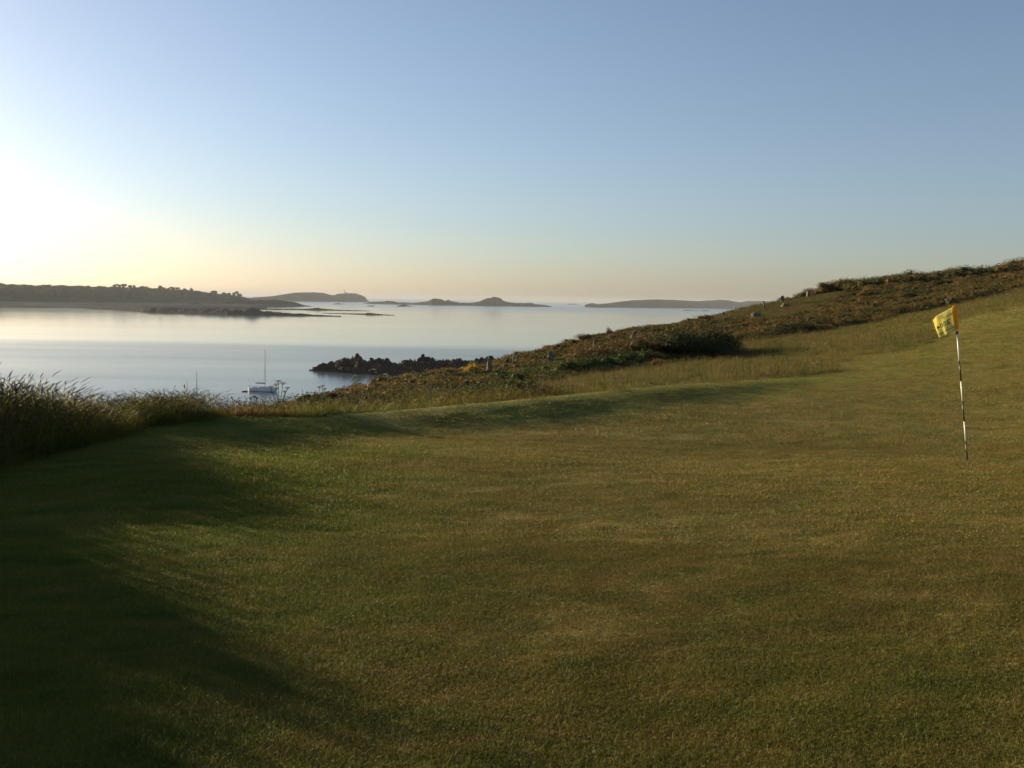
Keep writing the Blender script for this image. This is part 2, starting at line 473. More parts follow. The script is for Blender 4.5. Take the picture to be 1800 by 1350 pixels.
def axis(lo, hi, n, k):
    a = np.linspace(np.arcsinh(lo / k), np.arcsinh(hi / k), n)
    return k * np.sinh(a)
gx = axis(-300, 300, 460, 6.0)
gy = axis(-12, 40, 10, 5)
gy = np.concatenate([-axis(0.3, 300, 60, 4)[::-1] + 3, 3 + axis(0, 460, 430, 14)])
gy = np.unique(gy)
GX, GY = np.meshgrid(gx, gy)
GZ = height(GX, GY)
ny, nx = GX.shape
idx = np.arange(nx * ny).reshape(ny, nx)
F = np.stack([idx[:-1, :-1].ravel(), idx[:-1, 1:].ravel(), idx[1:, 1:].ravel(), idx[1:, :-1].ravel()], 1)
V = np.stack([GX.ravel(), GY.ravel(), GZ.ravel()], 1)

def ground_mat():
    m, nt, out = new_mat('headland_ground')
    c, P = turf_colour(nt)
    h = N(nt, 'ShaderNodeAttribute'); h.attribute_name = 'heathy'
    n1 = noise_at(nt, P, .5, 6, .65)
    hc = ramp(nt, n1, [(.3, (.030, .032, .012)), (.55, (.070, .050, .020)), (.75, (.11, .075, .03))])
    c = mixc(nt, c, hc, h.outputs['Fac'])
    r = N(nt, 'ShaderNodeAttribute'); r.attribute_name = 'rocky'
    c = mixc(nt, c, ramp(nt, n1, [(.3, (.07, .06, .05)), (.7, (.16, .14, .12))]), r.outputs['Fac'])
    d = N(nt, 'ShaderNodeBsdfPrincipled'); d.inputs['Specular IOR Level'].default_value = .15; d.inputs['Roughness'].default_value = .95
    bn = noise_at(nt, P, 14.0, 5, .75)
    bp = N(nt, 'ShaderNodeBump'); bp.inputs['Strength'].default_value = 1.0; bp.inputs['Distance'].default_value = .06
    nt.links.new(bn, bp.inputs['Height']); nt.links.new(bp.outputs[0], d.inputs['Normal'])
    nt.links.new(c, d.inputs['Base Color']); nt.links.new(d.outputs[0], out.inputs[0])
    return m
M['ground'] = ground_mat()
ground = mesh_obj('ground', V, F, M['ground'], smooth=True)
tag(ground, 'headland of mown golf turf rising to heath on the right above the sea', None, None, 'structure')
def set_attr(me, name, arr, dom='POINT', typ='FLOAT'):
    a = me.attributes.new(name, typ, dom)
    key = {'FLOAT': 'value', 'INT': 'value', 'FLOAT_VECTOR': 'vector'}[typ]
    a.data.foreach_set(key, np.asarray(arr, np.int32 if typ == 'INT' else np.float32).ravel())
set_attr(ground.data, 'lush', lush_of(GX, GY))
def heathy_of(x, y):
    return (inpoly(x, y, HEATH) & ~inpoly(x, y, MEADOW)).astype(float)
wild = np.maximum(heathy_of(GX, GY), sstep(-5.2, -6.5, GX + .0 * GY) * sstep(14, 12, GY))
hd, ht, hs = seg_dist(GX, GY, [(-8, -6), (-5.6, 1), (-5.2, 5), (-4.9, 8.5), (-4.9, 11.2), (-3.9, 12.9), (-2.4, 15), (-1, 17.5)])
wild = np.maximum(wild, (hs > 0) * sstep(0, .4, hd))
set_attr(ground.data, 'heathy', wild)
set_attr(ground.data, 'rocky', sstep(12, 5, GZ))

# ------------------------------------------------------------------ sea
def water_mat():
    m, nt, out = new_mat('sea_water')
    g = N(nt, 'ShaderNodeNewGeometry'); P = g.outputs['Position']
    sx = N(nt, 'ShaderNodeSeparateXYZ'); nt.links.new(P, sx.inputs[0])
    wob = noise_at(nt, P, .004, 3, .5, (.5, 1, 1))
    wob2 = noise_at(nt, P, .0012, 3, .5, (.35, 1, 1))
    yy = math_n(nt, 'ADD', sx.outputs[1], math_n(nt, 'MULTIPLY', math_n(nt, 'SUBTRACT', wob, .5), 90))
    yy = math_n(nt, 'ADD', yy, math_n(nt, 'MULTIPLY', sx.outputs[0], -.10))
    near = ramp(nt, math_n(nt, 'DIVIDE', yy, 1000.0, True), [(.51, (.85, .85, .85)), (.58, (.18, .18, .18))])
    yf = math_n(nt, 'ADD', sx.outputs[1], math_n(nt, 'MULTIPLY', math_n(nt, 'SUBTRACT', wob2, .5), 1600))
    far = ramp(nt, math_n(nt, 'DIVIDE', yf, 5000.0, True), [(.30, (0, 0, 0)), (.62, (.9, .9, .9))])
    rip = math_n(nt, 'MAXIMUM', near, far)
    patch = ramp(nt, noise_at(nt, P, .006, 3, .5, (.25, 1, 1), (50, 0, 0)), [(.38, (.72, .72, .72)), (.62, (1.1, 1.1, 1.1))])
    rip = math_n(nt, 'MULTIPLY', rip, patch)
    streak = ramp(nt, noise_at(nt, P, .03, 4, .6, (.12, 1, 1), (7, 3, 0)), [(.35, (.86, .86, .86)), (.65, (1.12, 1.12, 1.12))])
    rip = math_n(nt, 'MULTIPLY', rip, streak)
    w1 = noise_at(nt, P, .9, 3, .6, (.55, 1.0, 1)); w2 = noise_at(nt, P, .13, 3, .5, (.5, 1.0, 1))
    hh = math_n(nt, 'ADD', math_n(nt, 'MULTIPLY', w1, .35), w2)
    bp = N(nt, 'ShaderNodeBump'); bp.inputs['Distance'].default_value = 1.0
    nt.links.new(math_n(nt, 'MULTIPLY', rip, .05), bp.inputs['Strength']); nt.links.new(hh, bp.inputs['Height'])
    b = N(nt, 'ShaderNodeBsdfPrincipled')
    b.inputs['Base Color'].default_value = (.06, .08, .08, 1)
    b.inputs['IOR'].default_value = 1.333
    nt.links.new(math_n(nt, 'ADD', math_n(nt, 'MULTIPLY', rip, .16), .06), b.inputs['Roughness'])
    nt.links.new(bp.outputs[0], b.inputs['Normal'])
    nt.links.new(b.outputs[0], out.inputs[0])
    return m
M['water'] = water_mat()
S = 19000.0                         # about the real distance of the horizon seen from 28 m up
sea_o = mesh_obj('sea', [(-S, -S, 0), (S, -S, 0), (S, S, 0), (-S, S, 0)], [(0, 1, 2, 3)], M['water'])
tag(sea_o, 'calm evening sea reaching to the horizon', None, None, 'structure')

# ------------------------------------------------------------------ far islands and reefs
def island(name, label, sil, wrow, depth, mat, thick=None, rough=.25, nv=24, step=1.0, seed=1, kind='structure', cat=None, rug=None):
    rug = (.28 if mat in (M['far_rock'], M['shore_rock']) else 0.0) if rug is None else rug
    """sil: silhouette (px,row); wrow: waterline row, number or list; depth: metres front to back"""
    sil = sorted(sil); xs = np.arange(sil[0][0], sil[-1][0] + step * .5, step)
    top = np.interp(xs, [p[0] for p in sil], [p[1] for p in sil])
    if not hasattr(wrow, '__len__'): wrow = [(sil[0][0], wrow), (sil[-1][0], wrow)]
    wr = np.interp(xs, [p[0] for p in wrow], [p[1] for p in wrow])
    V = []
    vv = np.linspace(-1, 1, nv)
    for i, px in enumerate(xs):
        fr = sea(px, wr[i]); Y0 = fr[1]
        endf = math.sin(math.pi * min(1, max(0.0, (i + .5) / len(xs)))) ** .5
        D = depth * max(.12, endf)
        Yc = Y0 + D * .5
        r = ray(px, top[i])
        H = max(.15, 28 + r[2] * Yc) * (1 + .0)
        for j, v in enumerate(vv):
            Y = Y0 + D * (v + 1) / 2
            p = (1 - abs(v) ** 2.2)
            P = EYE + ray(px, wr[i]) * Y
            nz = 1 + rough * float(fbm(np.array(P[0] * 6 / depth), np.array(P[1] * 6 / depth), seed, 4)) * (1 - abs(v) ** 6) * (.35 + .65 * abs(v))
            nz += rug * (float(vnoise(np.array(px * .55), np.array(v * 11 + seed), seed)) - .6)
            z = H * p * nz if 0 < j < nv - 1 else -1.5
            V.append((P[0], Y, max(z, -1.5)))
    V = np.array(V); n = len(xs)
    I = np.arange(n * nv).reshape(n, nv)
    F = np.stack([I[:-1, :-1].ravel(), I[1:, :-1].ravel(), I[1:, 1:].ravel(), I[:-1, 1:].ravel()], 1)
    o = mesh_obj(name, V, F, mat, smooth=True)
    tag(o, label, cat, None, kind)
    return o
ISL = {}
LAND = [(-260, 506), (-150, 503), (-60, 503), (0, 504), (50, 506), (100, 506), (160, 507), (200, 507), (240, 508.5), (280, 511.5), (330, 514), (360, 517), (400, 520), (425, 524), (440, 528), (452, 531)]
ISL['woods'] = island('island', 'long wooded island on the left with pines on its skyline', LAND, [(-260, 530), (0, 533), (250, 534), (452, 536)], 700, M['coast'], seed=11, nv=30, step=2)
island('beach', 'pale sandy beach below the wooded island', [(-260, 529), (0, 531.5), (200, 533), (330, 534.5), (440, 536.5), (470, 538)], [(-260, 536), (0, 541), (120, 542), (250, 545), (470, 543)], 560, M['sand'], seed=12, rough=.5, nv=12, step=3)
island('reef', 'dark weedy reef in front of the beach tapering out to the right', [(150, 541.6), (190, 542.5), (235, 543.3), (265, 540.4), (285, 541), (330, 543), (370, 543.6), (400, 543.5), (425, 545.2), (434, 543), (443, 541.5), (452, 544), (462, 547), (500, 550), (560, 553.3), (600, 555.3)], [(150, 543), (250, 548), (400, 553), (600, 556.4)], 55, M['far_rock'], seed=13, rough=.9, nv=14, step=.8)
island('spit', 'low dark point with a pale sandy foot beyond the reef', [(330, 533), (345, 531), (352, 534), (380, 533), (400, 530), (415, 528.5), (430, 527.4), (480, 527), (495, 528.6), (520, 532), (535, 536.4), (548, 538.2)], [(330, 537), (548, 538.9)], 120, M['coast'], seed=14, rough=.5, nv=14, step=1)
island('sandbank', 'pale sandbank between reef and dark point', [(360, 538), (400, 535), (460, 535.4), (500, 537), (515, 539)], [(360, 540), (515, 540)], 90, M['sand'], seed=15, rough=.5, nv=10, step=2)
island('reef', 'thin rock line with one small hump behind the first reef', [(370, 541.6), (420, 541.8), (470, 542.6), (528, 543), (545, 542.4), (553, 541.2), (560, 541.1), (568, 542.8), (590, 544.3), (650, 546.3)], [(370, 543), (530, 544.6), (650, 546.8)], 30, M['far_rock'], seed=16, rough=.9, nv=10, step=.7)
island('reef', 'thin rock line ending in open water nearest the middle', [(568, 549.9), (600, 550.6), (640, 551.2), (646, 550.1), (652, 549.8), (658, 551), (675, 552.7), (694, 554)], [(568, 550.6), (694, 554.5)], 18, M['far_rock'], seed=17, rough=.9, nv=10, step=.6)
island('rocky_islet', 'tiny low rock in front of the lighthouse island', [(585, 534.4), (591, 533.6), (594, 532.8), (597, 533.7), (607, 534.6)], 534.9, 30, M['far_rock'], seed=18, rough=.6, nv=8, step=.5)
island('rocky_islet', 'tiny flat rock just right of the lighthouse island', [(644, 538), (649, 537.2), (655, 537.1), (660, 538.2)], 538.5, 30, M['far_rock'], seed=19, rough=.6, nv=8, step=.5)
island('rocky_islet', 'small low rock with a central hump before the long islet', [(697, 537.8), (704, 536.6), (709, 534.9), (714, 536.4), (722, 537.9), (730, 538.4)], 538.7, 40, M['far_rock'], seed=20, rough=.6, nv=8, step=.5)
ISL['round'] = island('island', 'smooth rounded island carrying the lighthouse at its right end', [(432, 524), (450, 522.6), (480, 520.5), (500, 517.2), (520, 514.6), (550, 513.4), (568, 515), (580, 518), (587, 519), (592, 517), (600, 516.2), (612, 515.6), (625, 515.8), (638, 519.6), (643, 523), (646, 528.4), (650, 530.3)], [(432, 529), (650, 530.8)], 500, M['coast'], seed=21, rough=.12, nv=24, step=.8)
island('islet', 'long low islet with a ragged hump at its right part', [(638, 533.3), (655, 530.4), (680, 529.7), (690, 529), (700, 531.6), (725, 532.2), (745, 531), (752, 529.6), (758, 526.6), (765, 525.7), (774, 526.6), (782, 529), (788, 526.9), (794, 529.4), (806, 532), (818, 534.6), (850, 537)], [(638, 533.8), (760, 536.6), (850, 537.6)], 150, M['coast'], seed=22, rough=.6, nv=14, step=.7)
island('islet', 'steep small islet with a flat-topped crag near the centre', [(800, 533.4), (812, 532.6), (835, 531.8), (845, 529.4), (857, 525), (867, 522.7), (871, 523.3), (878, 523.6), (884, 528), (893, 531.8), (905, 533), (925, 532.6), (935, 532), (942, 535), (955, 536), (965, 537.6), (971, 539)], [(800, 537), (971, 539.6)], 160, M['coast'], seed=23, rough=.5, nv=14, step=.7)
island('rocky_islet', 'pair of tiny rocks left of the long flat island', [(996, 535), (1000, 533.8), (1005, 534.6), (1011, 533.6), (1016, 535)], 535.3, 40, M['far_rock'], seed=24, rough=.8, nv=8, step=.5)
ISL['right'] = island('island', 'long flat-topped island far off behind the golf headland', [(1028, 536), (1036, 533.2), (1044, 533), (1050, 535), (1065, 533.6), (1080, 531.3), (1110, 528), (1140, 526.2), (1160, 526.2), (1190, 527.7), (1215, 528.8), (1227, 529.4), (1250, 528.2), (1265, 526.9), (1280, 528), (1298, 531.5), (1315, 529), (1345, 529.5), (1400, 531), (1480, 534)], [(1028, 540), (1250, 542.3), (1480, 546)], 600, M['coast'], seed=25, rough=.12, nv=20, step=1.2)
island('beach', 'small pale beach at the left tip of the flat island', [(1046, 539.6), (1055, 538), (1068, 538.2), (1078, 540.4)], 540.9, 60, M['sand'], seed=26, rough=.2, nv=8, step=1)
island('rocky_islet', 'flat rocks awash left of the standing stones hillside', [(1200, 545.3), (1207, 544.6), (1212, 545.4), (1232, 546), (1240, 545.1), (1248, 546.4)], [(1200, 545.8), (1248, 546.8)], 25, M['far_rock'], seed=27, rough=.6, nv=8, step=.6)

# ------------------------------------------------------------------ scattering by geometry nodes ("stuff" only)
proto_n = 0
def scatter(name, label, protos, P, rot, scl, pick, extra=None):
    coll = bpy.data.collections.new(name + '_shapes')
    for i, p in enumerate(protos):
        p.name = '%s_shape_%02d' % (name, i)
        coll.objects.link(p)
    me = bpy.data.meshes.new(name)
    P = np.asarray(P, np.float32)
    me.vertices.add(len(P)); me.vertices.foreach_set('co', P.ravel())
    set_attr(me, 'rot', rot, typ='FLOAT_VECTOR'); set_attr(me, 'scl', scl, typ='FLOAT_VECTOR')
    set_attr(me, 'pick', pick, typ='INT')
    for k, v in (extra or {}).items(): set_attr(me, k, v)
    o = bpy.data.objects.new(name, me); COL.objects.link(o)
    ng = bpy.data.node_groups.new(name + '_nodes', 'GeometryNodeTree')
    ng.interface.new_socket('Geometry', in_out='INPUT', socket_type='NodeSocketGeometry')
    ng.interface.new_socket('Geometry', in_out='OUTPUT', socket_type='NodeSocketGeometry')
    gi = ng.nodes.new('NodeGroupInput'); go = ng.nodes.new('NodeGroupOutput')
    ci = ng.nodes.new('GeometryNodeCollectionInfo'); ci.inputs['Collection'].default_value = coll
    ci.inputs['Separate Children'].default_value = True; ci.inputs['Reset Children'].default_value = True
    ip = ng.nodes.new('GeometryNodeInstanceOnPoints'); ip.inputs['Pick Instance'].default_value = True
    def attr(nm, t):
        a = ng.nodes.new('GeometryNodeInputNamedAttribute'); a.data_type = t; a.inputs['Name'].default_value = nm
        return [s for s in a.outputs if s.name == 'Attribute' and s.enabled][0]
    ng.links.new(gi.outputs[0], ip.inputs['Points']); ng.links.new(ci.outputs[0], ip.inputs['Instance'])
    ng.links.new(attr('pick', 'INT'), ip.inputs['Instance Index'])
    ng.links.new(attr('rot', 'FLOAT_VECTOR'), ip.inputs['Rotation'])
    ng.links.new(attr('scl', 'FLOAT_VECTOR'), ip.inputs['Scale'])
    ng.links.new(ip.outputs[0], go.inputs[0])
    md = o.modifiers.new('scatter', 'NODES'); md.node_group = ng
    tag(o, label, None, None, 'stuff')
    return o
def blades(n, spread, h, w, bend, mats, seg=2, lean=.35, seed=0, hvar=.4, ringpow=.5):
    """n grass blades in a clump: returns V,F,tint"""
    r = np.random.default_rng(seed)
    V = []; F = []; T = []
    for i in range(n):
        a = r.uniform(0, 2 * math.pi); d = spread * r.uniform(0, 1) ** ringpow
        x0, y0 = d * math.cos(a), d * math.sin(a)
        H = h * (1 - hvar * r.uniform()); ang = r.uniform(0, 2 * math.pi)
        le = r.uniform(0, lean) * H; be = r.uniform(0, bend) * H
        dx, dy = math.cos(ang), math.sin(ang); fx, fy = -dy, dx
        fa = r.uniform(0, math.pi); fx, fy = math.cos(fa), math.sin(fa)
        b = len(V); t = r.uniform()
        for k in range(seg + 1):
            s = k / seg; ww = w * (1 - s) * .5 * (1.0 if k else .8)
            cx = x0 + dx * (le * s + be * s * s); cy = y0 + dy * (le * s + be * s * s); cz = H * (s - .18 * bend * s * s) - .01 * (k == 0)
            if k < seg:
                V += [(cx - fx * ww, cy - fy * ww, cz), (cx + fx * ww, cy + fy * ww, cz)]
            else: V.append((cx, cy, cz))
        for k in range(seg - 1): F.append((b + 2 * k, b + 2 * k + 1, b + 2 * k + 3, b + 2 * k + 2))
        F.append((b + 2 * seg - 2, b + 2 * seg - 1, b + 2 * seg))
        T += [t] * (2 * seg + 1)
    return V, F, T
def proto_from(name, parts, mats):
    V = []; F = []; T = []; MI = []
    for (v, f, t, mi) in parts:
        b = len(V); V += list(v); F += [tuple(i + b for i in q) for q in f]; T += list(t); MI += [mi] * len(f)
    o = mesh_obj(name, V, F, mats, link=False, mi=MI)
    set_attr(o.data, 'tint', T)
    return o
def normals(x, y, e=.15):
    hx = (height(x + e, y) - height(x - e, y)) / (2 * e); hy = (height(x, y + e) - height(x, y - e)) / (2 * e)
    return hx, hy
def rot_on(x, y, tilt=1.0):
    hx, hy = normals(x, y, .4)
    return np.stack([np.arctan(hy) * tilt, -np.arctan(hx) * tilt, rng.uniform(0, 6.28, len(x))], 1)

# --- mown turf: real blades near the camera, coarser clumps further away
EDGE = [(-8, -6), (-5.6, 1), (-5.2, 5), (-4.75, 8), (-4.7, 11.2), (-3.9, 12.2)]
def in_green(x, y):
    """mown ground: right of the wild edge, this side of the heath"""
    xe = np.interp(y, [-6, 1, 5, 8, 11.2, 12.2, 13.2, 14.5, 16.3, 19.3, 23, 26, 37, 44], [-8, -5.6, -5.2, -4.75, -4.7, -3.8, -2.9, -1.2, .6, 3.6, 6.9, 9.5, 12, 14])
    return x > xe
def turf_points(n, y0, y1, umax=.62):
    # uniform over the wedge in view plus a margin
    y = np.sqrt(rng.uniform(0, 1, n) * (y1 ** 2 - y0 ** 2) + y0 ** 2)
    x = rng.uniform(-umax, umax, n) * (y + 1.2)
    k = in_green(x, y) & ~inpoly(x, y, HEATH)
    return x[k], y[k]
def clump_protos(n, count, spread, h, w, seed, mats=None, mat='turf', bend=.8, lean=.9):
    out = []
    for i in range(n):
        v, f, t = blades(count, spread, h, w, bend, None, 2, lean, seed + i)
        out.append(proto_from('clump', [(v, f, t, 0)], [M[mat]]))
    return out
for nm, lab, (n, y0, y1), (cnt, spr, h, w), sd in (
        ('turf_grass', 'short mown blades of the near part of the green', (30000, 1.6, 6.5), (80, .085, .018, .0026), 100),
        ('turf_grass', 'short mown blades of the middle of the green', (36000, 6.5, 13.5), (90, .15, .015, .0038), 200),
        ('turf_grass', 'short mown grass of the far green and fairway', (42000, 13.5, 34), (100, .30, .018, .0065), 300),
        ('turf_grass', 'mown fairway grass on the distant slope', (26000, 34, 62), (90, .60, .032, .013), 400)):
    x, y = turf_points(n, y0, y1)
    hp_ = at(1700.5, 812, 12.0); kk = np.hypot(x - hp_[0], y - hp_[1]) > .15; x, y = x[kk], y[kk]      # bare round the cup
    L = lush_of(x, y)
    nn = fbm(x * 1.3, y * 1.3, 31, 3)
    k = rng.uniform(0, 1, len(x)) < np.clip(.80 + L * .3 + nn * .5, .25, 1)
    x, y, L, nn = x[k], y[k], L[k], nn[k]
    z = height(x, y)
    s = rng.uniform(.75, 1.25, len(x)); hz = s * (.75 + .85 * np.clip(L, 0, 1) * (seg_dist(x, y, RX)[0] > 2.6) + .25 * nn) * np.where(seg_dist(x, y, RX)[0] < 1.6, .6, 1.0)
    # longer tufts scattered in the fringe
    scatter(nm, lab, clump_protos(6, cnt, spr, h, w, sd), np.stack([x, y, z], 1), rot_on(x, y), np.stack([s, s, hz], 1), rng.integers(0, 6, len(x)), {'lush': L})

# --- rough meadow behind the bank and along the foot of the heath
def meadow_points(n):
    y = np.sqrt(rng.uniform(0, 1, n) * (95 ** 2 - 13 ** 2) + 13 ** 2); x = rng.uniform(-.45, .62, n) * y
    return x, y
def rough_protos(n, cnt, spr, h, w, seed, mat='rough', stalks=6):
    out = []
    for i in range(n):
        v, f, t = blades(cnt, spr, h * (.56 if mat == 'tall' else .7), w * (.8 if mat == 'tall' else 1), .55, None, 3, .4, seed + i)
        r = np.random.default_rng(seed + 50 + i)
        sv, sf, st = [], [], []
        hv, hf, ht = [], [], []
        for q in range(stalks):
            a = r.uniform(0, 6.28); d = spr * r.uniform() ** .5; L = h * r.uniform(.75, 1.30 if mat == 'tall' else 1.15)
            p0 = Vector((d * math.cos(a), d * math.sin(a), 0)); la = r.uniform(0, 6.28); le = r.uniform(.02, .30) * L
            bx, by = math.cos(la), math.sin(la)
            pts = [p0 + Vector((bx * le * s * s, by * le * s * s, L * s * (1 - .12 * s))) for s in (0, .35, .7, 1)]
            fa = r.uniform(0, 3.14); fx, fy = math.cos(fa) * w * .22, math.sin(fa) * w * .22
            b = len(sv)
            for p in pts: sv += [(p.x - fx, p.y - fy, p.z), (p.x + fx, p.y + fy, p.z)]
            st += [.5 + .4 * r.uniform()] * 8
            for k in range(3): sf.append((b + 2 * k, b + 2 * k + 1, b + 2 * k + 3, b + 2 * k + 2))
            # seed head: a short spindle carrying on along the stalk and drooping
            d0 = (pts[3] - pts[2]).normalized(); hl = h * r.uniform(.09, .16); hw = w * r.uniform(.7, 1.15)
            ax = d0.cross(Vector((.3, .2, 1))).normalized(); ay = d0.cross(ax)
            dr = Vector((bx, by, -.5)) * hl * .35
            b = len(hv)
            for s, wd in ((0, .25), (.35, 1), (.75, .7), (1, .05)):
                c = pts[3] + d0 * hl * s + dr * s * s
                for k in range(3):
                    t_ = 2.094 * k; q_ = c + (ax * math.cos(t_) + ay * math.sin(t_)) * hw * wd * .5
                    hv.append(tuple(q_))
            ht += [.5] * 12
            for s in range(3):
                for k in range(3):
                    hf.append((b + s * 3 + k, b + s * 3 + (k + 1) % 3, b + s * 3 + 3 + (k + 1) % 3, b + s * 3 + 3 + k))
        T1 = [(q - .5) * .35 for q in t]; T2 = [(q - .5) * .3 for q in st]; T3 = [0.0] * len(ht)
        out.append(proto_from('tuft', [(v, f, T1, 0), (sv, sf, T2, 0), (hv, hf, T3, 1)], [M[mat], M['seed']]))
    return out
x, y = meadow_points(60000)
notgreen = ~in_green(x, y) & (x > np.interp(y, [13, 16, 20, 26], [-4.6, -5, -6.5, -9]))
strip = in_green(x, y) & (seg_dist(x, y, LOW)[0] < np.interp(x, [5, 12, 20, 40], [4.5, 7, 8, 9])) & (y > 24)
hill = inpoly(x, y, MEADOW)
k = ((notgreen & ~inpoly(x, y, HEATH)) | (strip & ~inpoly(x, y, HEATH)) | hill)
x, y, st_ = x[k], y[k], strip[k]
s = rng.uniform(.7, 1.2, len(x)); nn = fbm(x * .4, y * .4, 77, 3)
d_r = seg_dist(x, y, RX)[0]
hz = s * np.interp(x, [-4, -2, 1], [.45, .6, 1.0]) * np.where(hill[k], .42, np.where(st_, .72, .95)) * (1 + .5 * nn) * np.clip(d_r / 1.5, .25, 1)
wide = s * (1 + sstep(30, 80, y) * 1.4)
scatter('rough_grass', 'pale uncut meadow grass behind the bank and along the foot of the heath', rough_protos(6, 46, .22, .30, .009, 500), np.stack([x, y, height(x, y)], 1), rot_on(x, y, .4), np.stack([wide, wide, hz], 1), rng.integers(0, 6, len(x)))

# --- tall wild grass hedge on the left and along the cliff edge
def along(path, n, w0, w1):
    """random points in a strip on the left (sea) side of the path"""
    P = np.array(path, float); seg = np.hypot(*(P[1:] - P[:-1]).T); cum = np.r_[0, np.cumsum(seg)]
    u = rng.uniform(0, cum[-1], n); i = np.clip(np.searchsorted(cum, u) - 1, 0, len(seg) - 1)
    t = (u - cum[i]) / seg[i]; p = P[i] + (P[i + 1] - P[i]) * t[:, None]
    d = (P[i + 1] - P[i]) / seg[i][:, None]; nrm = np.stack([-d[:, 1], d[:, 0]], 1)
    q = p + nrm * rng.uniform(w0, w1, n)[:, None]
    return q[:, 0], q[:, 1], u / cum[-1], u
HP = [(-7.2, -5), (-5.9, 0), (-5.4, 3), (-5.25, 5.5), (-4.85, 7.6), (-4.6, 9.4), (-4.5, 11.2), (-3.75, 12.25)]
x, y, t, u = along(HP, 7600, 0.0, 1.9)
d, _, _ = seg_dist(x, y, HP)
s = rng.uniform(.75, 1.15, len(x))
top = np.interp(y, [-6, 2, 4.5, 6.2, 7.4, 8.0, 8.6, 9.2, 9.8, 10.4, 11.2, 12.3], [1.0, 1.0, 1.0, 1.0, .95, .66, .62, .74, .60, .52, .42, .36])
top = top + .16 * fbm(x * .7, y * .7, 55, 2)
hz = top * s * (.35 + .65 * sstep(0, .8, d + .25))
scatter('tall_grass', 'tall seeding grass hedging the left edge of the green above the sea', rough_protos(7, 52, .17, 1.0, .011, 600, 'tall', 7), np.stack([x, y, height(x, y) - .03], 1), rot_on(x, y, .3), np.stack([s, s, hz], 1), rng.integers(0, 7, len(x)))
xb, yb, _, _ = along([(-7.6, -5), (-6.3, 0), (-5.8, 3), (-5.65, 5.5), (-5.5, 7.9)], 360, 0.0, 1.2)  # bramble added left of the view, massed to throw solid shadow on the green
xc, yc, _, _ = along([(-5.6, 9.1), (-5.5, 9.5)], 12, .0, .5)
xg, yg, _, _ = along([(-5.45, 7.9), (-5.45, 8.9)], 26, .0, .7)  # lower filler clumps, added to shade the gap between the taller ones
xc = np.r_[xc, xg]; yc = np.r_[yc, yg]
xb = np.r_[xb, xc]; yb = np.r_[yb, yc]
sb = rng.uniform(.75, 1.1, len(xb))
SHADE_SCRUB = (xb, yb, sb)
HP2 = [(-3.6, 12.5), (-2.6, 13.9), (-1.4, 15.4), (0, 17.2), (1.4, 19)]
x, y, t, u = along(HP2, 2600, 0.1, 4.5)
s = rng.uniform(.7, 1.15, len(x))
hz = s * (.25 + .10 * fbm(x * .8, y * .8, 56, 2)) * np.interp(y, [12, 15, 20], [1.0, 1.1, 1.0])
scatter('tall_grass', 'low seeding grass and dock on the cliff edge behind the bank', rough_protos(6, 52, .17, 1.0, .012, 700, 'tall', 5), np.stack([x, y, height(x, y) - .03], 1), rot_on(x, y, .3), np.stack([s, s, hz], 1), rng.integers(0, 6, len(x)))

# rusty dock among the cliff-edge grass
M['dock'] = leafy('dock', [(.2, (.07, .045, .016)), (.6, (.14, .075, .026)), (.9, (.20, .11, .04))], 3, .35)
xd, yd, _, _ = along([(-3.7, 12.4), (-3.3, 12.9), (-2.9, 13.4)], 34, .1, 1.0)
xe, ye, _, _ = along([(-4.9, 10.2), (-4.6, 11.2)], 40, .2, .8)
xf, yf, _, _ = along([(-.6, 16.6), (1.0, 18.2), (1.6, 19.0)], 60, .2, 1.2)
xd = np.r_[xd, xe, xf]; yd = np.r_[yd, ye, yf]; sd_ = rng.uniform(.7, 1.2, len(xd))
scatter('dock_plants', 'rusty red dock and sorrel stems in the grass of the cliff edge', rough_protos(4, 40, .16, .30, .014, 750, 'dock', 8), np.stack([xd, yd, height(xd, yd)], 1), rot_on(xd, yd, .3), np.stack([sd_, sd_, sd_ * np.where(yd < 12, 1.5, .8)], 1), rng.integers(0, 4, len(xd)))
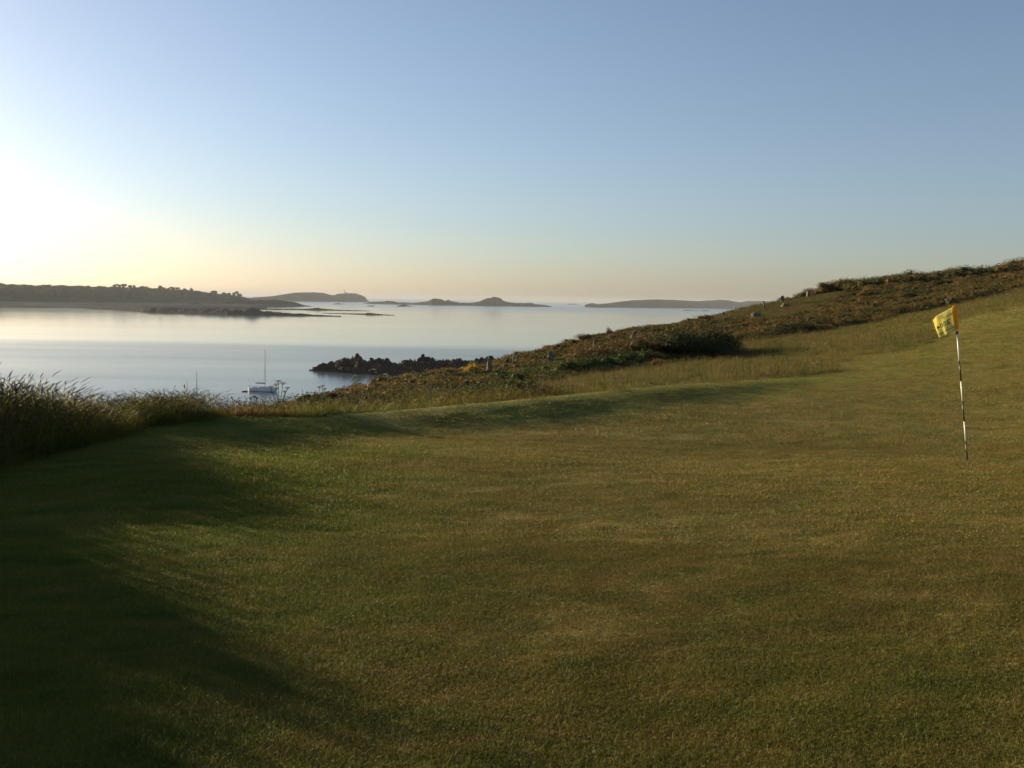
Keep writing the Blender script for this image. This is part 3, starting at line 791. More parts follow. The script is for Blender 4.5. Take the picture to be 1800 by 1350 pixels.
# --- heath: leafy clumps
def leaf_clump(n, rx, rz, size, seed, mat, lumps=5, core=True, spiky=0.0):
    """irregular mound of small leaf faces with a dark solid heart"""
    r = np.random.default_rng(seed)
    L = [(0, 0, rz * .45, .62)]
    for k in range(lumps):
        a = r.uniform(0, 6.28); d = r.uniform(.35, .75) * rx
        L.append((d * math.cos(a), d * math.sin(a), rz * r.uniform(.25, .7), r.uniform(.28, .5)))
    V = []; T = []
    w = np.array([q[3] ** 2 for q in L]); w /= w.sum()
    ch = r.choice(len(L), n, p=w)
    for i in range(n):
        cx, cy, cz, q = L[ch[i]]
        th = r.uniform(0, 6.28); ph = math.acos(r.uniform(-.3, 1)); rr = r.uniform(.62, 1.06) + (spiky * r.uniform() ** 6)
        p = np.array([cx + math.sin(ph) * math.cos(th) * rx * q * rr, cy + math.sin(ph) * math.sin(th) * rx * q * rr, max(.02, cz + math.cos(ph) * rz * q * rr)])
        a = r.normal(size=3); a /= np.linalg.norm(a); b = np.cross(a, r.normal(size=3)); b /= np.linalg.norm(b)
        s = size * r.uniform(.5, 1.3)
        V += [p - a * s * .5, p + b * s * .35, p + a * s * .7]
        tt = (r.uniform() - .5) * .25
        T += [tt] * 3
    F = [(3 * i, 3 * i + 1, 3 * i + 2) for i in range(n)]
    parts = [(V, F, T, 0)]
    if core:
        cv = []; cf = []
        for (cx, cy, cz, q) in L:
            b = len(cv)
            for zz, rr in ((-.6, .8), (0, 1), (.6, .75), (.95, .2)):
                for k in range(7):
                    t_ = 6.283 * k / 7
                    cv.append((cx + math.cos(t_) * rx * q * rr * .62, cy + math.sin(t_) * rx * q * rr * .62, max(-.05, cz + zz * rz * q * .62)))
            for s_ in range(3):
                for k in range(7): cf.append((b + s_ * 7 + k, b + s_ * 7 + (k + 1) % 7, b + s_ * 7 + 7 + (k + 1) % 7, b + s_ * 7 + 7 + k))
            cf.append(tuple(b + 21 + k for k in range(7)))
        parts.append((cv, cf, [-.1] * len(cv), 0))
    return parts
def clumps(n, cnt, rx, rz, size, seed, mat, **k):
    return [proto_from('clump', leaf_clump(cnt, rx, rz, size, seed + i, mat, **k), [M[mat]]) for i in range(n)]
def spread_in(poly, n, box):
    x = rng.uniform(box[0], box[1], n); y = rng.uniform(box[2], box[3], n)
    k = inpoly(x, y, poly); return x[k], y[k]
x, y = spread_in(HEATH, 24000, (-25, 75, 16, 108))
k = ~inpoly(x, y, MEADOW) & (x / y > -.42) & (x / y < .66); x, y = x[k], y[k]
k = rng.uniform(0, 1, len(x)) < np.clip(55 / y, .5, 1); x, y = x[k], y[k]
nn = fbm(x * .16, y * .16, 88, 3)
s = rng.uniform(.6, 1.25, len(x)) * (1 + .5 * np.clip(nn, -1, 1)) * np.interp(y, [18, 30, 60, 100], [.75, .9, 1.15, 1.4])
hz = s * np.interp(y, [18, 30, 60, 100], [.75, .8, .75, .9])
scatter('heath_scrub', 'rust brown heather and low gorse covering the headland slope', clumps(7, 420, .55, .38, .075, 800, 'heath', spiky=.3), np.stack([x, y, height(x, y) - .03], 1), rot_on(x, y, .6), np.stack([s, s, hz], 1), rng.integers(0, 7, len(x)))
# taller gorse along the skyline on the right and the foot of the heath
sx = []; sy = []
sky_line = [at(1440, 508, 86)[:2], at(1500, 503, 88)[:2], at(1600, 492, 90)[:2], at(1700, 484, 91)[:2], at(1800, 476, 92)[:2], at(2000, 465, 92)[:2]]
x1, y1, _, _ = along(sky_line, 420, -9, 5)
low2 = [tuple(p) for p in LOW[10:17]]
x2, y2, _, _ = along(low2, 520, .2, 2.6)
x = np.r_[x1, x2]; y = np.r_[y1, y2]
nn = fbm(x * .25, y * .25, 91, 3)
s = np.r_[rng.uniform(.8, 1.6, len(x1)), rng.uniform(.5, .95, len(x2))] * (1 + .6 * nn)
scatter('gorse_scrub', 'dark gorse thickening along the skyline and foot of the heath', clumps(6, 900, .85, .75, .085, 900, 'gorse', spiky=.3), np.stack([x, y, height(x, y) - .05], 1), rot_on(x, y, .3), np.stack([s, s, s * .8], 1), rng.integers(0, 6, len(x)))
# bramble thicket between meadow and heath
th = [tuple(p) for p in LOW[:9]]
x, y, _, _ = along(th, 1300, .15, 4.2)
d = seg_dist(x, y, th)[0]
nn = fbm(x * .35, y * .35, 92, 3)
s = rng.uniform(.5, .95, len(x)) * (1 + .5 * nn) * np.interp(x, [-4.5, -2.5, 0, 3, 6], [.32, .46, .72, 1.05, 1.15]) * (.55 + .45 * sstep(0, 1.2, d))
k = rng.uniform(0, 1, len(x)) < np.interp(x, [-4, 0, 4], [.8, .9, 1]); x, y, s = x[k], y[k], s[k]
scatter('bramble_thicket', 'dark green bramble thicket between the rough grass and the heath', clumps(6, 1000, .75, .62, .06, 1000, 'bramble', spiky=.2), np.stack([x, y, height(x, y) - .05], 1), rot_on(x, y, .3), np.stack([s, s, s * .85], 1), rng.integers(0, 6, len(x)))

xb, yb, sb = SHADE_SCRUB
scatter('bramble_thicket', 'bramble added in the left hedge out of view to shade the green', clumps(4, 1400, .5, .82, .035, 1100, 'bramble', spiky=.25), np.stack([xb, yb, height(xb, yb) - .05], 1), rot_on(xb, yb, .3), np.stack([sb, sb, sb * np.interp(yb, [4.5, 7.2, 7.8, 8.1, 8.7, 9.0, 9.5], [1.42, 1.42, 1.12, .62, .62, 1.12, 1.12])], 1), rng.integers(0, 4, len(xb)))
# low green clumps standing in the rough grass
xm, ym = spread_in([ground_hit(a, b, 14, 60)[:2] for a, b in ((900, 706), (1210, 674), (1390, 660), (1440, 640), (1200, 655), (1040, 682))], 160, (-2, 14, 14, 36))
sm = rng.uniform(.25, .65, len(xm)); mp = leaf_clump
scatter('low_scrub', 'small green scrub tufts dotted through the rough grass behind the bank', clumps(3, 500, .55, .36, .05, 1200, 'bramble'), np.stack([xm, ym, height(xm, ym)], 1), rot_on(xm, ym, .3), np.stack([sm * 1.6, sm, sm * .75], 1), rng.integers(0, 3, len(xm)))
# ------------------------------------------------------------------ single bushes
def ground_at(px, Y):
    x = ray(px, 560)[0] * Y
    return np.array([x, Y, float(height(np.array([x]), np.array([Y]))[0])])
def bush(name, label, px, Y, w, h, mat, n=5000, size=.07, seed=1, dz=0, cat='bush', group=None, spiky=.25, lumps=9):
    p = ground_at(px, Y)
    t = empty(name, (p[0], p[1], p[2] - .03 + dz))
    o = proto_from('foliage', leaf_clump(n, w / 2, h, size, seed, mat, lumps=lumps, spiky=spiky), [M[mat]])
    o.name = 'foliage'; COL.objects.link(o); o.parent = t
    s = MB(); r = random.Random(seed)
    for k in range(5):
        a = r.uniform(0, 6.28); q = w * .22
        s.tube([(0, 0, -.05), (math.cos(a) * q * .4, math.sin(a) * q * .4, h * .3), (math.cos(a) * q, math.sin(a) * q, h * .62)], [.05 * w / 2, .035 * w / 2, .012 * w / 2], 6)
    s.build('stem', M['wood'], t)
    tag(t, label, cat, group)
    return t
bush('gorse_bush', 'wide dark gorse mound bulging out over the rough grass in mid slope', 1213, 37.0, 4.0, 1.22, 'gorse', 20000, .075, 31, lumps=34)
bush('gorse_bush', 'broad orange-tinged gorse bush just left of the large dark one', 1138, 37.2, 3.0, 1.05, 'rust_gorse', 10000, .07, 32, lumps=20)
bush('gorse_bush', 'browned gorse bush with orange sprays lower left of the large dark one', 1062, 36.5, 2.8, .8, 'rust_gorse', 8000, .07, 33, lumps=20)
bush('gorse_bush', 'small browned gorse hump on the slope skyline over the bay', 1056, 57, 2.8, .52, 'rust_gorse', 4500, .07, 34, dz=-.12, lumps=16)
bush('gorse_bush', 'little brown tufted bush standing up from the skyline beside the browned hump', 1072, 58, .55, .75, 'rust_gorse', 900, .06, 35, lumps=4, dz=-.1)
bush('gorse_bush', 'low green bush on the meadow below the leftmost short standing stone', 1282, 64, 5.2, .55, 'gorse', 5000, .09, 36, lumps=18)
bush('gorse_bush', 'tall bush on the skyline at the far right edge above the flag', 1792, 90, 3.8, 1.7, 'rust_gorse', 6000, .10, 37, lumps=14)
bush('gorse_bush', 'dome of gorse on the skyline above the yellow flag', 1682, 90, 3.4, 1.2, 'gorse', 5000, .10, 38, lumps=14)
bush('gorse_bush', 'gorse clump starting the skyline thicket beside the topmost standing stone', 1462, 86, 3.4, 1.2, 'rust_gorse', 3500, .10, 39)
bush('flowering_gorse', 'small bright yellow flowering gorse left of the pointed standing stone', 832, 36.5, .95, .5, 'yellow_gorse', 1500, .05, 40)

# ------------------------------------------------------------------ standing and lying stones
def stone_mesh(w, d, h, seed, point=0.0, lie=False):
    r = np.random.default_rng(seed); n = 10; V = []; F = []
    lv = [0, .18, .4, .62, .82, .95, 1.0]
    for i, s in enumerate(lv):
        sc = (1 - point * s) * (1.0 if s < .9 else (.82 if s < 1 else .45))
        ox, oy = r.normal(0, .035 * w, 2) * (i > 0)
        for k in range(n):
            a = 2 * math.pi * k / n + r.normal(0, .05)
            q = (abs(math.cos(a)) ** 3 + abs(math.sin(a)) ** 3) ** (-1 / 3)
            rr = q * sc * (1 + r.normal(0, .07))
            V.append((math.cos(a) * rr * w / 2 + ox, math.sin(a) * rr * d / 2 + oy, (s * h + r.normal(0, .02) * h * (0 < i)) - (.12 if i == 0 else 0)))
    for i in range(len(lv) - 1):
        for k in range(n): F.append((i * n + k, i * n + (k + 1) % n, (i + 1) * n + (k + 1) % n, (i + 1) * n + k))
    F.append(tuple((len(lv) - 1) * n + k for k in range(n)))
    return V, F
def stone(name, label, px, row, wpx, hpx, seed, point=0.0, tilt=0, Y0=24, deep=.8, cat='stone', Y=None, mat='granite'):
    p = ground_hit(px, row, Y0) if Y is None else at(px, row, Y)
    sc = p[1] / FPX; w = wpx * sc; h = hpx * sc
    V, F = stone_mesh(w, w * deep, h + .1, seed, point)
    o = mesh_obj(name, V, F, M[mat])
    o.location = (p[0], p[1], p[2] - .1); o.rotation_euler = (R(4), R(tilt), R(seed * 37 % 60 - 30))
    tag(o, label, cat, 'granite stones on the headland')
    return o
stone('standing_stone', 'topmost upright square stone against the sky beside the skyline gorse', 1421, 521.5, 7, 12, 1, Y0=60)
stone('standing_stone', 'upright blocky stone on the skyline, second from the top of the row', 1375, 531.5, 6, 11.5, 2, Y0=60)
stone('standing_stone', 'slim dark stone leaning left on the grassy knoll', 1345, 544.5, 4.5, 16, 3, .4, -17, Y0=60)
stone('standing_stone', 'short dark upright stone at the lower left of the grassy knoll', 1271, 559, 4.5, 10, 4, Y0=55, mat='dark_stone')
stone('boulder', 'whitish boulder sitting below the leaning stone', 1329, 558.5, 19, 9, 5, .15, Y0=55)
stone('lying_stone', 'long pale slab lying in the grass right of the leaning stone', 1381, 539.5, 17, 6, 6, .25, 12, Y0=60)
stone('lying_stone', 'low pale slab near the left end of the grassy knoll skyline', 1302, 546, 12, 4.5, 7, .3, 10, Y0=60)
stone('boulder', 'small white stone on the skyline left of the leaning stone', 1319, 537, 7, 3.5, 8, .3, Y0=60)
stone('boulder', 'little white stone right of the short dark upright one', 1284, 556.5, 3.5, 4, 9, .3, Y0=55)
stone('standing_stone', 'squat pale block halfway down the brown slope', 968, 634, 12, 16, 10, .1, 0, Y=40)
stone('standing_stone', 'pointed grey standing stone nearest the rocky point', 861, 652, 15, 24, 11, .75, -4, Y=37)
stone('standing_stone', 'wedge of grey stone among gorse high on the slope', 1113, 597, 13, 16, 12, .5, 10, Y=50)
stone('boulder', 'small rounded stone half hidden in browned gorse left of the grey wedge', 1046, 608, 7, 11, 13, .3, Y=47)

# dead branches
def dead_twigs(label, px, Y, h, seed, dz=0):
    p = ground_at(px, Y); r = random.Random(seed); s = MB()
    for k in range(7):
        a = r.uniform(-1.2, 1.2); L = h * r.uniform(.6, 1.1)
        pts = [(0, 0, 0)]
        for j in range(1, 5): pts.append((math.sin(a) * L * j / 4 * .8 + r.uniform(-.04, .04), r.uniform(-.12, .12), L * j / 4 * math.cos(a * .7)))
        s.tube(pts, [.028, .022, .016, .012, .005], 5)
        b = pts[2]; s.tube([b, (b[0] + r.uniform(-.2, .2), b[1], b[2] + .25)], [.012, .004], 4)
    o = s.build('dead_branches', M['dead']); o.location = (p[0], p[1], p[2] + dz)
    tag(o, label, 'branches', None)
dead_twigs('bleached dead branches at the foot of the heath behind the flag', 1664, 50.5, .5, 3, .25)
dead_twigs('arched pale dead stems right of the pointed standing stone', 905, 36, .55, 5, .35)

# ------------------------------------------------------------------ flagstick with hole
def flag_material():
    m, nt, out = new_mat('flag_cloth')
    d = N(nt, 'ShaderNodeBsdfPrincipled'); t = N(nt, 'ShaderNodeBsdfTranslucent'); mx = N(nt, 'ShaderNodeMixShader')
    tc = N(nt, 'ShaderNodeTexCoord')
    nz = noise_at(nt, tc.outputs['Object'], 14, 4, .6)
    c = ramp(nt, nz, [(.3, (.84, .78, .30)), (.7, (.90, .86, .42))])
    d.inputs['Roughness'].default_value = .55
    nt.links.new(c, d.inputs['Base Color']); nt.links.new(c, t.inputs[0])
    mx.inputs[0].default_value = .5
    nt.links.new(d.outputs[0], mx.inputs[1]); nt.links.new(t.outputs[0], mx.inputs[2]); nt.links.new(mx.outputs[0], out.inputs[0])
    return m
M['flag'] = flag_material()
M['sleeve'] = leafy('flag_sleeve', [(.3, (.75, .36, .02)), (.7, (.85, .44, .03))], 3, .4)  # orange of yellow cloth lit through two layers, put into the colour
M['white'] = plain('white_paint', (.78, .76, .72), .35, nscale=8, namp=.06)
M['black'] = plain('black_paint', (.02, .02, .022), .4)
M['ink'] = plain('flag_ink', (.03, .028, .02), .7)
M['soil'] = plain('soil_and_cup_shade', (.03, .022, .014), .95, nscale=60)  # soil of the rim, also the painted dark of the cup mouth
FY = 12.0
hole = at(1700.5, 812, FY)
hz0 = float(height(hole[0:1], hole[1:2])[0]); hole[2] = hz0
tipr = at(1678.5, 538, FY); 
axis_v = Vector(tipr - hole); FL = axis_v.length
pin = empty('flagstick', hole)
tag(pin, 'black and white banded golf flagstick with a yellow flag standing in the hole', 'flagstick')
# local frame: pole along lean direction
lean = axis_v.normalized()
def pp(s): return lean * (FL * s)
def rows(py):
    return (812 - py) / (812 - 538.0)
bands = [(812, 776, 'black'), (776, 741, 'white'), (741, 705, 'black'), (705, 670, 'white'), (670, 634, 'black'), (634, 594, 'white')]
for a, b, c in bands:
    s = MB().tube([pp(rows(a) - (.01 if a == 812 else 0)), pp(rows(b))], .0085, 12)
    o = s.build('pole_band', M[c], pin, True)
    o['label'] = c + ' band of the pole'
s = MB().tube([pp(rows(594)), pp(rows(585))], [.008, .006], 10); s.build('ferrule', M['white'], pin, True)
s = MB(); q = pp(rows(592)); s.tube([q - Vector((.022, 0, .008)), q, q + Vector((.02, 0, .014))], [.002, .005, .002], 6)
s.tube([q + Vector((0, -.02, 0)), q + Vector((0, .02, 0))], .003, 6); s.build('clip', M['white'], pin)
s = MB().lathe([(.004, -.024), (.014, -.012), (.019, 0), (.014, .014), (.005, .024)], pp(rows(584.5)), 10); s.build('collar', M['black'], pin, True)
s = MB().tube([pp(rows(583)), pp(rows(537.2))], [.0075, .0065], 10); s.build('pole_top', M['white'], pin, True)
# flag: grid between four corners with ripples
cornersF = {'ht': (1678.5, 537.5, 0), 'hb': (1683.5, 577.5, 0), 'ft': (1635.5, 563, .10), 'fb': (1650, 594.5, .14)}
C4 = {k: Vector(at(a, b, FY + c) - hole) for k, (a, b, c) in cornersF.items()}
nu, nv = 30, 16
def flag_pt(u, v, off=0.0):
    P = C4['ht'].lerp(C4['ft'], u).lerp(C4['hb'].lerp(C4['fb'], u), v)
    rip = .022 * math.sin(u * 7.5 + v * 1.6) * u ** .6 + .013 * math.sin(u * 15 - v * 3.1) * u + .010 * math.sin(v * 6 + u * 2)
    nrm = Vector((.28, -.95, .1)).normalized()
    P = P + nrm * (rip + off) + Vector((0, 0, -.012)) * math.sin(v * 3.14) * u * (1 - u)
    P = P + Vector((0, 0, .008)) * math.sin(u * 3.14) * (1 - v)
    return P
def flag_grid(u0, u1, nu, nv, off, thick):
    V = []
    for side in (0, 1):
        for i in range(nu + 1):
            for j in range(nv + 1):
                V.append(flag_pt(u0 + (u1 - u0) * i / nu, j / nv, off + (thick if side else 0)))
    F = []; W = nv + 1; B = (nu + 1) * W
    for i in range(nu):
        for j in range(nv):
            a = i * W + j
            F.append((a, a + 1, a + W + 1, a + W)); F.append((B + a, B + a + W, B + a + W + 1, B + a + 1))
    for i in range(nu):
        F.append((i * W, i * W + W, B + i * W + W, B + i * W)); a = i * W + nv; F.append((a, B + a, B + a + W, a + W))
    for j in range(nv):
        F.append((j, B + j, B + j + 1, j + 1)); a = nu * W + j; F.append((a, a + 1, B + a + 1, B + a))
    return V, F
V_, F_ = flag_grid(.0, 1, nu, nv, 0, .0006)
fl = mesh_obj('flag', V_, F_, M['flag'], pin, True); fl['label'] = 'yellow flag printed 2004 seen from behind'
# sleeve of doubled cloth round the pole, its backlit orange painted in
V = []; F = []
ns = 12
for j in range(ns + 1):
    v = j / ns; a = C4['ht'].lerp(C4['hb'], v); wdt = .020 + .012 * math.sin(v * 2.6 + .3)
    for k in range(12):
        t_ = 6.283 * k / 12
        V.append(a + Vector((-.012 + math.cos(t_) * wdt, math.sin(t_) * .013, 0)))
for j in range(ns):
    for k in range(12): F.append((j * 12 + k, j * 12 + (k + 1) % 12, j * 12 + 12 + (k + 1) % 12, j * 12 + 12 + k))
F.append(tuple(range(12))); F.append(tuple(ns * 12 + k for k in range(12)))
sl = mesh_obj('sleeve', V, F, M['sleeve'], pin, True); sl['label'] = 'doubled cloth sleeve at the pole with its backlit orange painted in'
sl.data.attributes.new('tint', 'FLOAT', 'POINT')
# printing, seen mirrored through the cloth
def flag_text(txt, size, u0, u1, v, name='lettering', slant=.0):
    cu = bpy.data.curves.new('t', 'FONT'); cu.body = txt; cu.size = 1; cu.align_x = 'LEFT'; cu.resolution_u = 2; cu.offset = .004
    to = bpy.data.objects.new('t', cu); COL.objects.link(to)
    dg = bpy.context.evaluated_depsgraph_get(); me = bpy.data.meshes.new_from_object(to.evaluated_get(dg)); bpy.data.objects.remove(to)
    co = np.array([v_.co[:] for v_ in me.vertices]); w = co[:, 0].max()
    fl_w = u1 - u0; Vn = []
    for c in co:
        u = u0 + c[0] / w * fl_w
        Vn.append(flag_pt(min(u, .995), v + slant * (u - u0) - c[1] * size, .0016))
    Fn = [tuple(p.vertices) for p in me.polygons]
    o = mesh_obj(name, Vn, Fn, M['ink'], fl)
    V2 = [flag_pt(min(u0 + c[0] / w * fl_w, .995), v + slant * (c[0] / w * fl_w) - c[1] * size, -.0010) for c in co]
    Vall = Vn + V2; nb = len(Vn)
    o.data.clear_geometry(); o.data.from_pydata([tuple(q) for q in Vall], [], Fn + [tuple(i + nb for i in f)[::-1] for f in Fn]); o.data.materials.clear(); o.data.materials.append(M['ink']); o.data.update()
    o['label'] = 'printed ' + txt
flag_text('Isles of', .15, .18, .56, .27)
flag_text('2004', .30, .26, .90, .62)
flag_text('Centenary 1904', .14, .08, .95, .88)
# hole cup
s = MB().lathe([(.054, -.15), (.054, .0015), (.050, .0015), (.050, -.15)], (0, 0, 0), 24); 
cup = s.build('cup', M['white'], pin); cup.name = 'cup'
rimm = MB().lathe([(.0505, .013), (.092, .010)], (0, 0, 0), 24)
rimm.f = rimm.f[:-2]; rimm.build('rim', M['soil'], pin)
dsk = mesh_obj('cup_shade', [(math.cos(6.283 * k / 24) * .05, math.sin(6.283 * k / 24) * .05, .011) for k in range(24)], [tuple(range(24))], M['soil'], pin)  # dark disc across the mouth stands in for the shade inside the cup

# ------------------------------------------------------------------ hogweed
M['umbel'] = leafy('umbel', [(.3, (.55, .50, .36)), (.7, (.72, .68, .52))], 5, .3)
M['brown_umbel'] = leafy('brown_umbel', [(.3, (.10, .07, .04)), (.7, (.20, .14, .08))], 5, .2)
M['stalk'] = leafy('stalk', [(.3, (.06, .08, .025)), (.7, (.13, .13, .05))], 3, .2)
M['broad'] = leafy('broad_leaf', [(.3, (.025, .05, .012)), (.7, (.06, .10, .025))], 3, .3)
def hogweed(label, px, py_top, Y, heads, leaves=5, seed=1, brown=False, leafy_h=.2, hmax=None):
    """heads: (px,py,radius) of each umbel; stems run down to one crown at the ground"""
    x0 = ray(px, 690)[0] * Y; g = float(height(np.array([x0]), np.array([Y]))[0])
    t = empty('hogweed', (x0, Y, g)); r = random.Random(seed); b0 = Vector((x0, Y, g))
    for (hx, hy, rad) in heads:
        dy = r.uniform(-.12, .12)
        top = Vector(at(hx, hy, Y + dy)) - b0
        mid = Vector((top.x * .35, top.y * .35, top.z * .55))
        MB().tube([(0, 0, -.02), mid, top], [.008, .006, .004], 6).build('stem', M['stalk'], t)
        s = MB(); V = []; F = []; T = []
        n = 14
        for k in range(n):
            a = 2.4 * k; rr = rad * math.sqrt((k + .5) / n)
            c = top + Vector((math.cos(a) * rr, math.sin(a) * rr, .018 + .22 * rad * (1 - (rr / rad) ** 2)))
            s.tube([top - Vector((0, 0, .01)), c], [.0015, .001], 4)
            for q in range(9):
                aa = r.uniform(0, 6.28); dd = rad * .24 * math.sqrt(r.random())
                cc = c + Vector((math.cos(aa) * dd, math.sin(aa) * dd, r.uniform(-.003, .005))); w = .006
                b = len(V); V += [cc + Vector((-w, -w, 0)), cc + Vector((w, -w, .002)), cc + Vector((w, w, 0)), cc + Vector((-w, w, .002)), cc + Vector((0, 0, .005))]
                F += [(b, b + 1, b + 4), (b + 1, b + 2, b + 4), (b + 2, b + 3, b + 4), (b + 3, b, b + 4)]
        s.build('umbel_ray', M['stalk'], t)
        mesh_obj('umbel', V, F, M['brown_umbel' if brown else 'umbel'], t)
    for k in range(leaves):
        a = r.uniform(0, 6.28); L = r.uniform(.16, .28); zc = leafy_h * r.uniform(.5, 1.6)
        o0 = Vector((0, 0, zc * .6)); d = Vector((math.cos(a), math.sin(a), .35)); sd = Vector((-math.sin(a), math.cos(a), 0))
        V = [o0]; prof = [(.15, .03), (.3, .32), (.42, .18), (.55, .42), (.68, .2), (.8, .28), (1.0, .0)]
        for s_, w in prof: V.append(o0 + d * L * s_ + sd * w * L - Vector((0, 0, .25 * L * s_ * s_)))
        for s_, w in prof[:-1][::-1]: V.append(o0 + d * L * s_ - sd * w * L - Vector((0, 0, .25 * L * s_ * s_)))
        nn_ = len(V)
        F = [(0, i, i + 1) for i in range(1, nn_ - 1)]
        mesh_obj('leaf', V, F, M['broad'], t)
        MB().tube([(0, 0, 0), o0, o0 + d * L * .2], [.005, .004, .002], 5).build('leaf_stalk', M['stalk'], t)
    tag(t, label, 'plant', 'umbellifer plants on the cliff edge')
    return t
hogweed('large many-headed hogweed in flower in front of the sailing yacht', 491, 675, 14.6, [(489, 672, .050), (497, 676, .048), (485, 678, .045), (476, 682, .045), (505, 684, .038), (501, 690, .03)], 9, 1, leafy_h=.22)
hogweed('withered brown hogweed at the lowest dip of the cliff edge left of the flowering one', 444, 702, 14.2, [(441, 702, .028), (447, 699.5, .03), (451, 702, .02)], 5, 2, True, .14)
hogweed('single small umbel on a leafy stem standing against the dark rocks', 660, 652, 22.0, [(658, 651, .045), (661, 656, .035)], 4, 3, leafy_h=.4)
hogweed('flat white umbel on the slope edge against the water below the rocks', 679, 659, 23.0, [(678, 659.5, .06), (682, 663, .04)], 2, 4)
hogweed('thin pale umbel plant over the water midway between yacht and rocks', 625, 664, 20.5, [(625, 663, .05), (621, 667, .035), (629, 669, .03)], 2, 5)
hogweed('small whitish umbels low on the slope edge right of the large hogweed', 564, 682, 17.5, [(561, 682, .04), (567, 680, .04), (571, 685, .03)], 3, 6)
hogweed('white umbels in the rough grass just behind the bank', 785, 697, 18.6, [(781, 695, .06), (788, 697, .045), (792, 701, .04)], 2, 7)

# ------------------------------------------------------------------ yachts
M['gel'] = plain('white_gelcoat', (.74, .76, .78), .25, nscale=2, namp=.05)
M['antifoul'] = plain('dark_antifouling', (.03, .035, .06), .6)
M['alu'] = plain('mast_metal', (.14, .13, .125), .5, .3)
M['cover'] = plain('sail_cover', (.12, .10, .10), .8, nscale=6)
M['window'] = plain('dark_window', (.02, .022, .03), .15)
M['navy'] = plain('navy_rubber', (.02, .03, .06), .6)
def yacht(label, px, wr, length, mast_top_row=None, heading=0.0, seed=1, mast_h=None, mast_px=None, radar=False):
    p = sea(px, wr)
    t = empty('sailing_yacht', p, heading)
    L = length; B = L * .28; H = L * .115
    V = []; F = []; ns_ = 15; m_ = 9
    for i in range(ns_):
        s = i / (ns_ - 1); x = (s - .5) * L
        bw = B / 2 * (math.sin(math.pi * min(1, .24 + s * .76)) ** .62 if s < 1 else .01) * (.78 + .22 * min(1, s * 4))
        sheer = H * (1.0 + .28 * (s - .35) ** 2 * 2 + (.12 if s > .8 else 0))
        for j in range(m_):
            a = math.pi * j / (m_ - 1) ; yv = -math.cos(a)
            zz = sheer * (1 - math.sin(a) ** .6 * 1.0) if True else 0
            yy_ = bw * (abs(yv) ** .55) * (1 if yv > 0 else -1)
            zlow = -.25 * math.sin(math.pi * min(1, s * .9 + .05))
            z = sheer + (zlow - sheer) * math.sin(a) ** .7
            rake = (x + (sheer - z) * (-.35 if s > .9 else 0) + (z * .25 if s > .95 else 0) + (-(sheer - z) * -.12 if s < .05 else 0))
            V.append((rake, yy_, z))
    for i in range(ns_ - 1):
        for j in range(m_ - 1):
            a = i * m_ + j; F.append((a, a + m_, a + m_ + 1, a + 1))
    F.append(tuple(range(m_)))
    mi = []
    for f in F: mi.append(1 if max(V[q][2] for q in f) < .16 * H + .02 else 0)
    mesh_obj('hull', V, F, [M['gel'], M['antifoul']], t, True, mi=mi)
    # deck
    dv = []; df = []
    for i in range(ns_):
        a = V[i * m_]; b = V[i * m_ + m_ - 1]; dv += [(a[0], a[1] * .985, a[2] - .02), (b[0], b[1] * .985, b[2] - .02)]
    for i in range(ns_ - 1): df.append((2 * i, 2 * i + 2, 2 * i + 3, 2 * i + 1))
    mesh_obj('deck', dv, df, M['gel'], t)
    cz = H * 1.02
    cab = MB().box((L * .07, 0, cz + L * .022), (L * .40, B * .52, L * .055), 0, .88); cb = cab.build('cabin', M['gel'], t)
    for sdd in (-1, 1):
        for k in range(3):
            MB().box((L * (-.05 + .09 * k), sdd * B * .252, cz + L * .022), (L * .05, .02, L * .018)).build('window', M['window'], cb)
    s = MB(); s.box((-L * .26, 0, cz + L * .012), (L * .24, B * .62, L * .028)); s.build('coaming', M['gel'], t)
    MB().box((-L * .26, 0, cz + L * .0275), (L * .20, B * .40, .01)).build('cockpit', M['cover'], t)
    mh = mast_h
    mx = L * .06
    MB().tube([(mx, 0, cz), (mx, 0, cz + (mh - cz) * .6), (mx - .04, 0, mh)], [.085, .08, .065], 8).build('mast', M['alu'], t, True)
    bz = cz + L * .14
    MB().tube([(mx - .1, 0, bz), (mx - L * .33, 0, bz - .06)], .06, 8).build('boom', M['alu'], t)
    s = MB(); pts = [(mx - .12 - L * .31 * k / 8, .02 * math.sin(k * 2), bz + .11 + .03 * math.sin(k * 1.9)) for k in range(9)]
    s.tube(pts, [.16, .17, .15, .155, .14, .13, .13, .11, .06], 8).build('furled_sail', M['cover'], t)
    st = MB(); bow = (L * .49, 0, H * 1.2); stern = (-L * .485, 0, H * 1.05)
    st.tube([bow, (mx, 0, mh * .98)], .012, 4)
    st.tube([stern, (mx, 0, mh * .99)], .010, 4)
    for sdd in (-1, 1):
        st.tube([(mx - .15, sdd * B * .44, H * 1.05), (mx, sdd * .5, mh * .55), (mx, 0, mh * .96)], .010, 4)
        st.tube([(mx, 0, mh * .55), (mx, sdd * .5, mh * .55)], .02, 5)
    st.build('rigging', M['alu'], t)
    rl = MB()
    for sdd in (-1, 1):
        xs_ = [-.48, -.36, -.22, -.06, .1, .26, .4]
        for q in xs_:
            bw = B / 2 * (math.sin(math.pi * min(1, .24 + (q + .5) * .76)) ** .62)
            rl.tube([(q * L, sdd * bw * .93, H), (q * L, sdd * bw * .93, H + .55)], .014, 5)
        for a, b in zip(xs_[:-1], xs_[1:]):
            f_ = lambda q: B / 2 * (math.sin(math.pi * min(1, .24 + (q + .5) * .76)) ** .62) * .93
            rl.tube([(a * L, sdd * f_(a), H + .55), (b * L, sdd * f_(b), H + .55)], .008, 4)
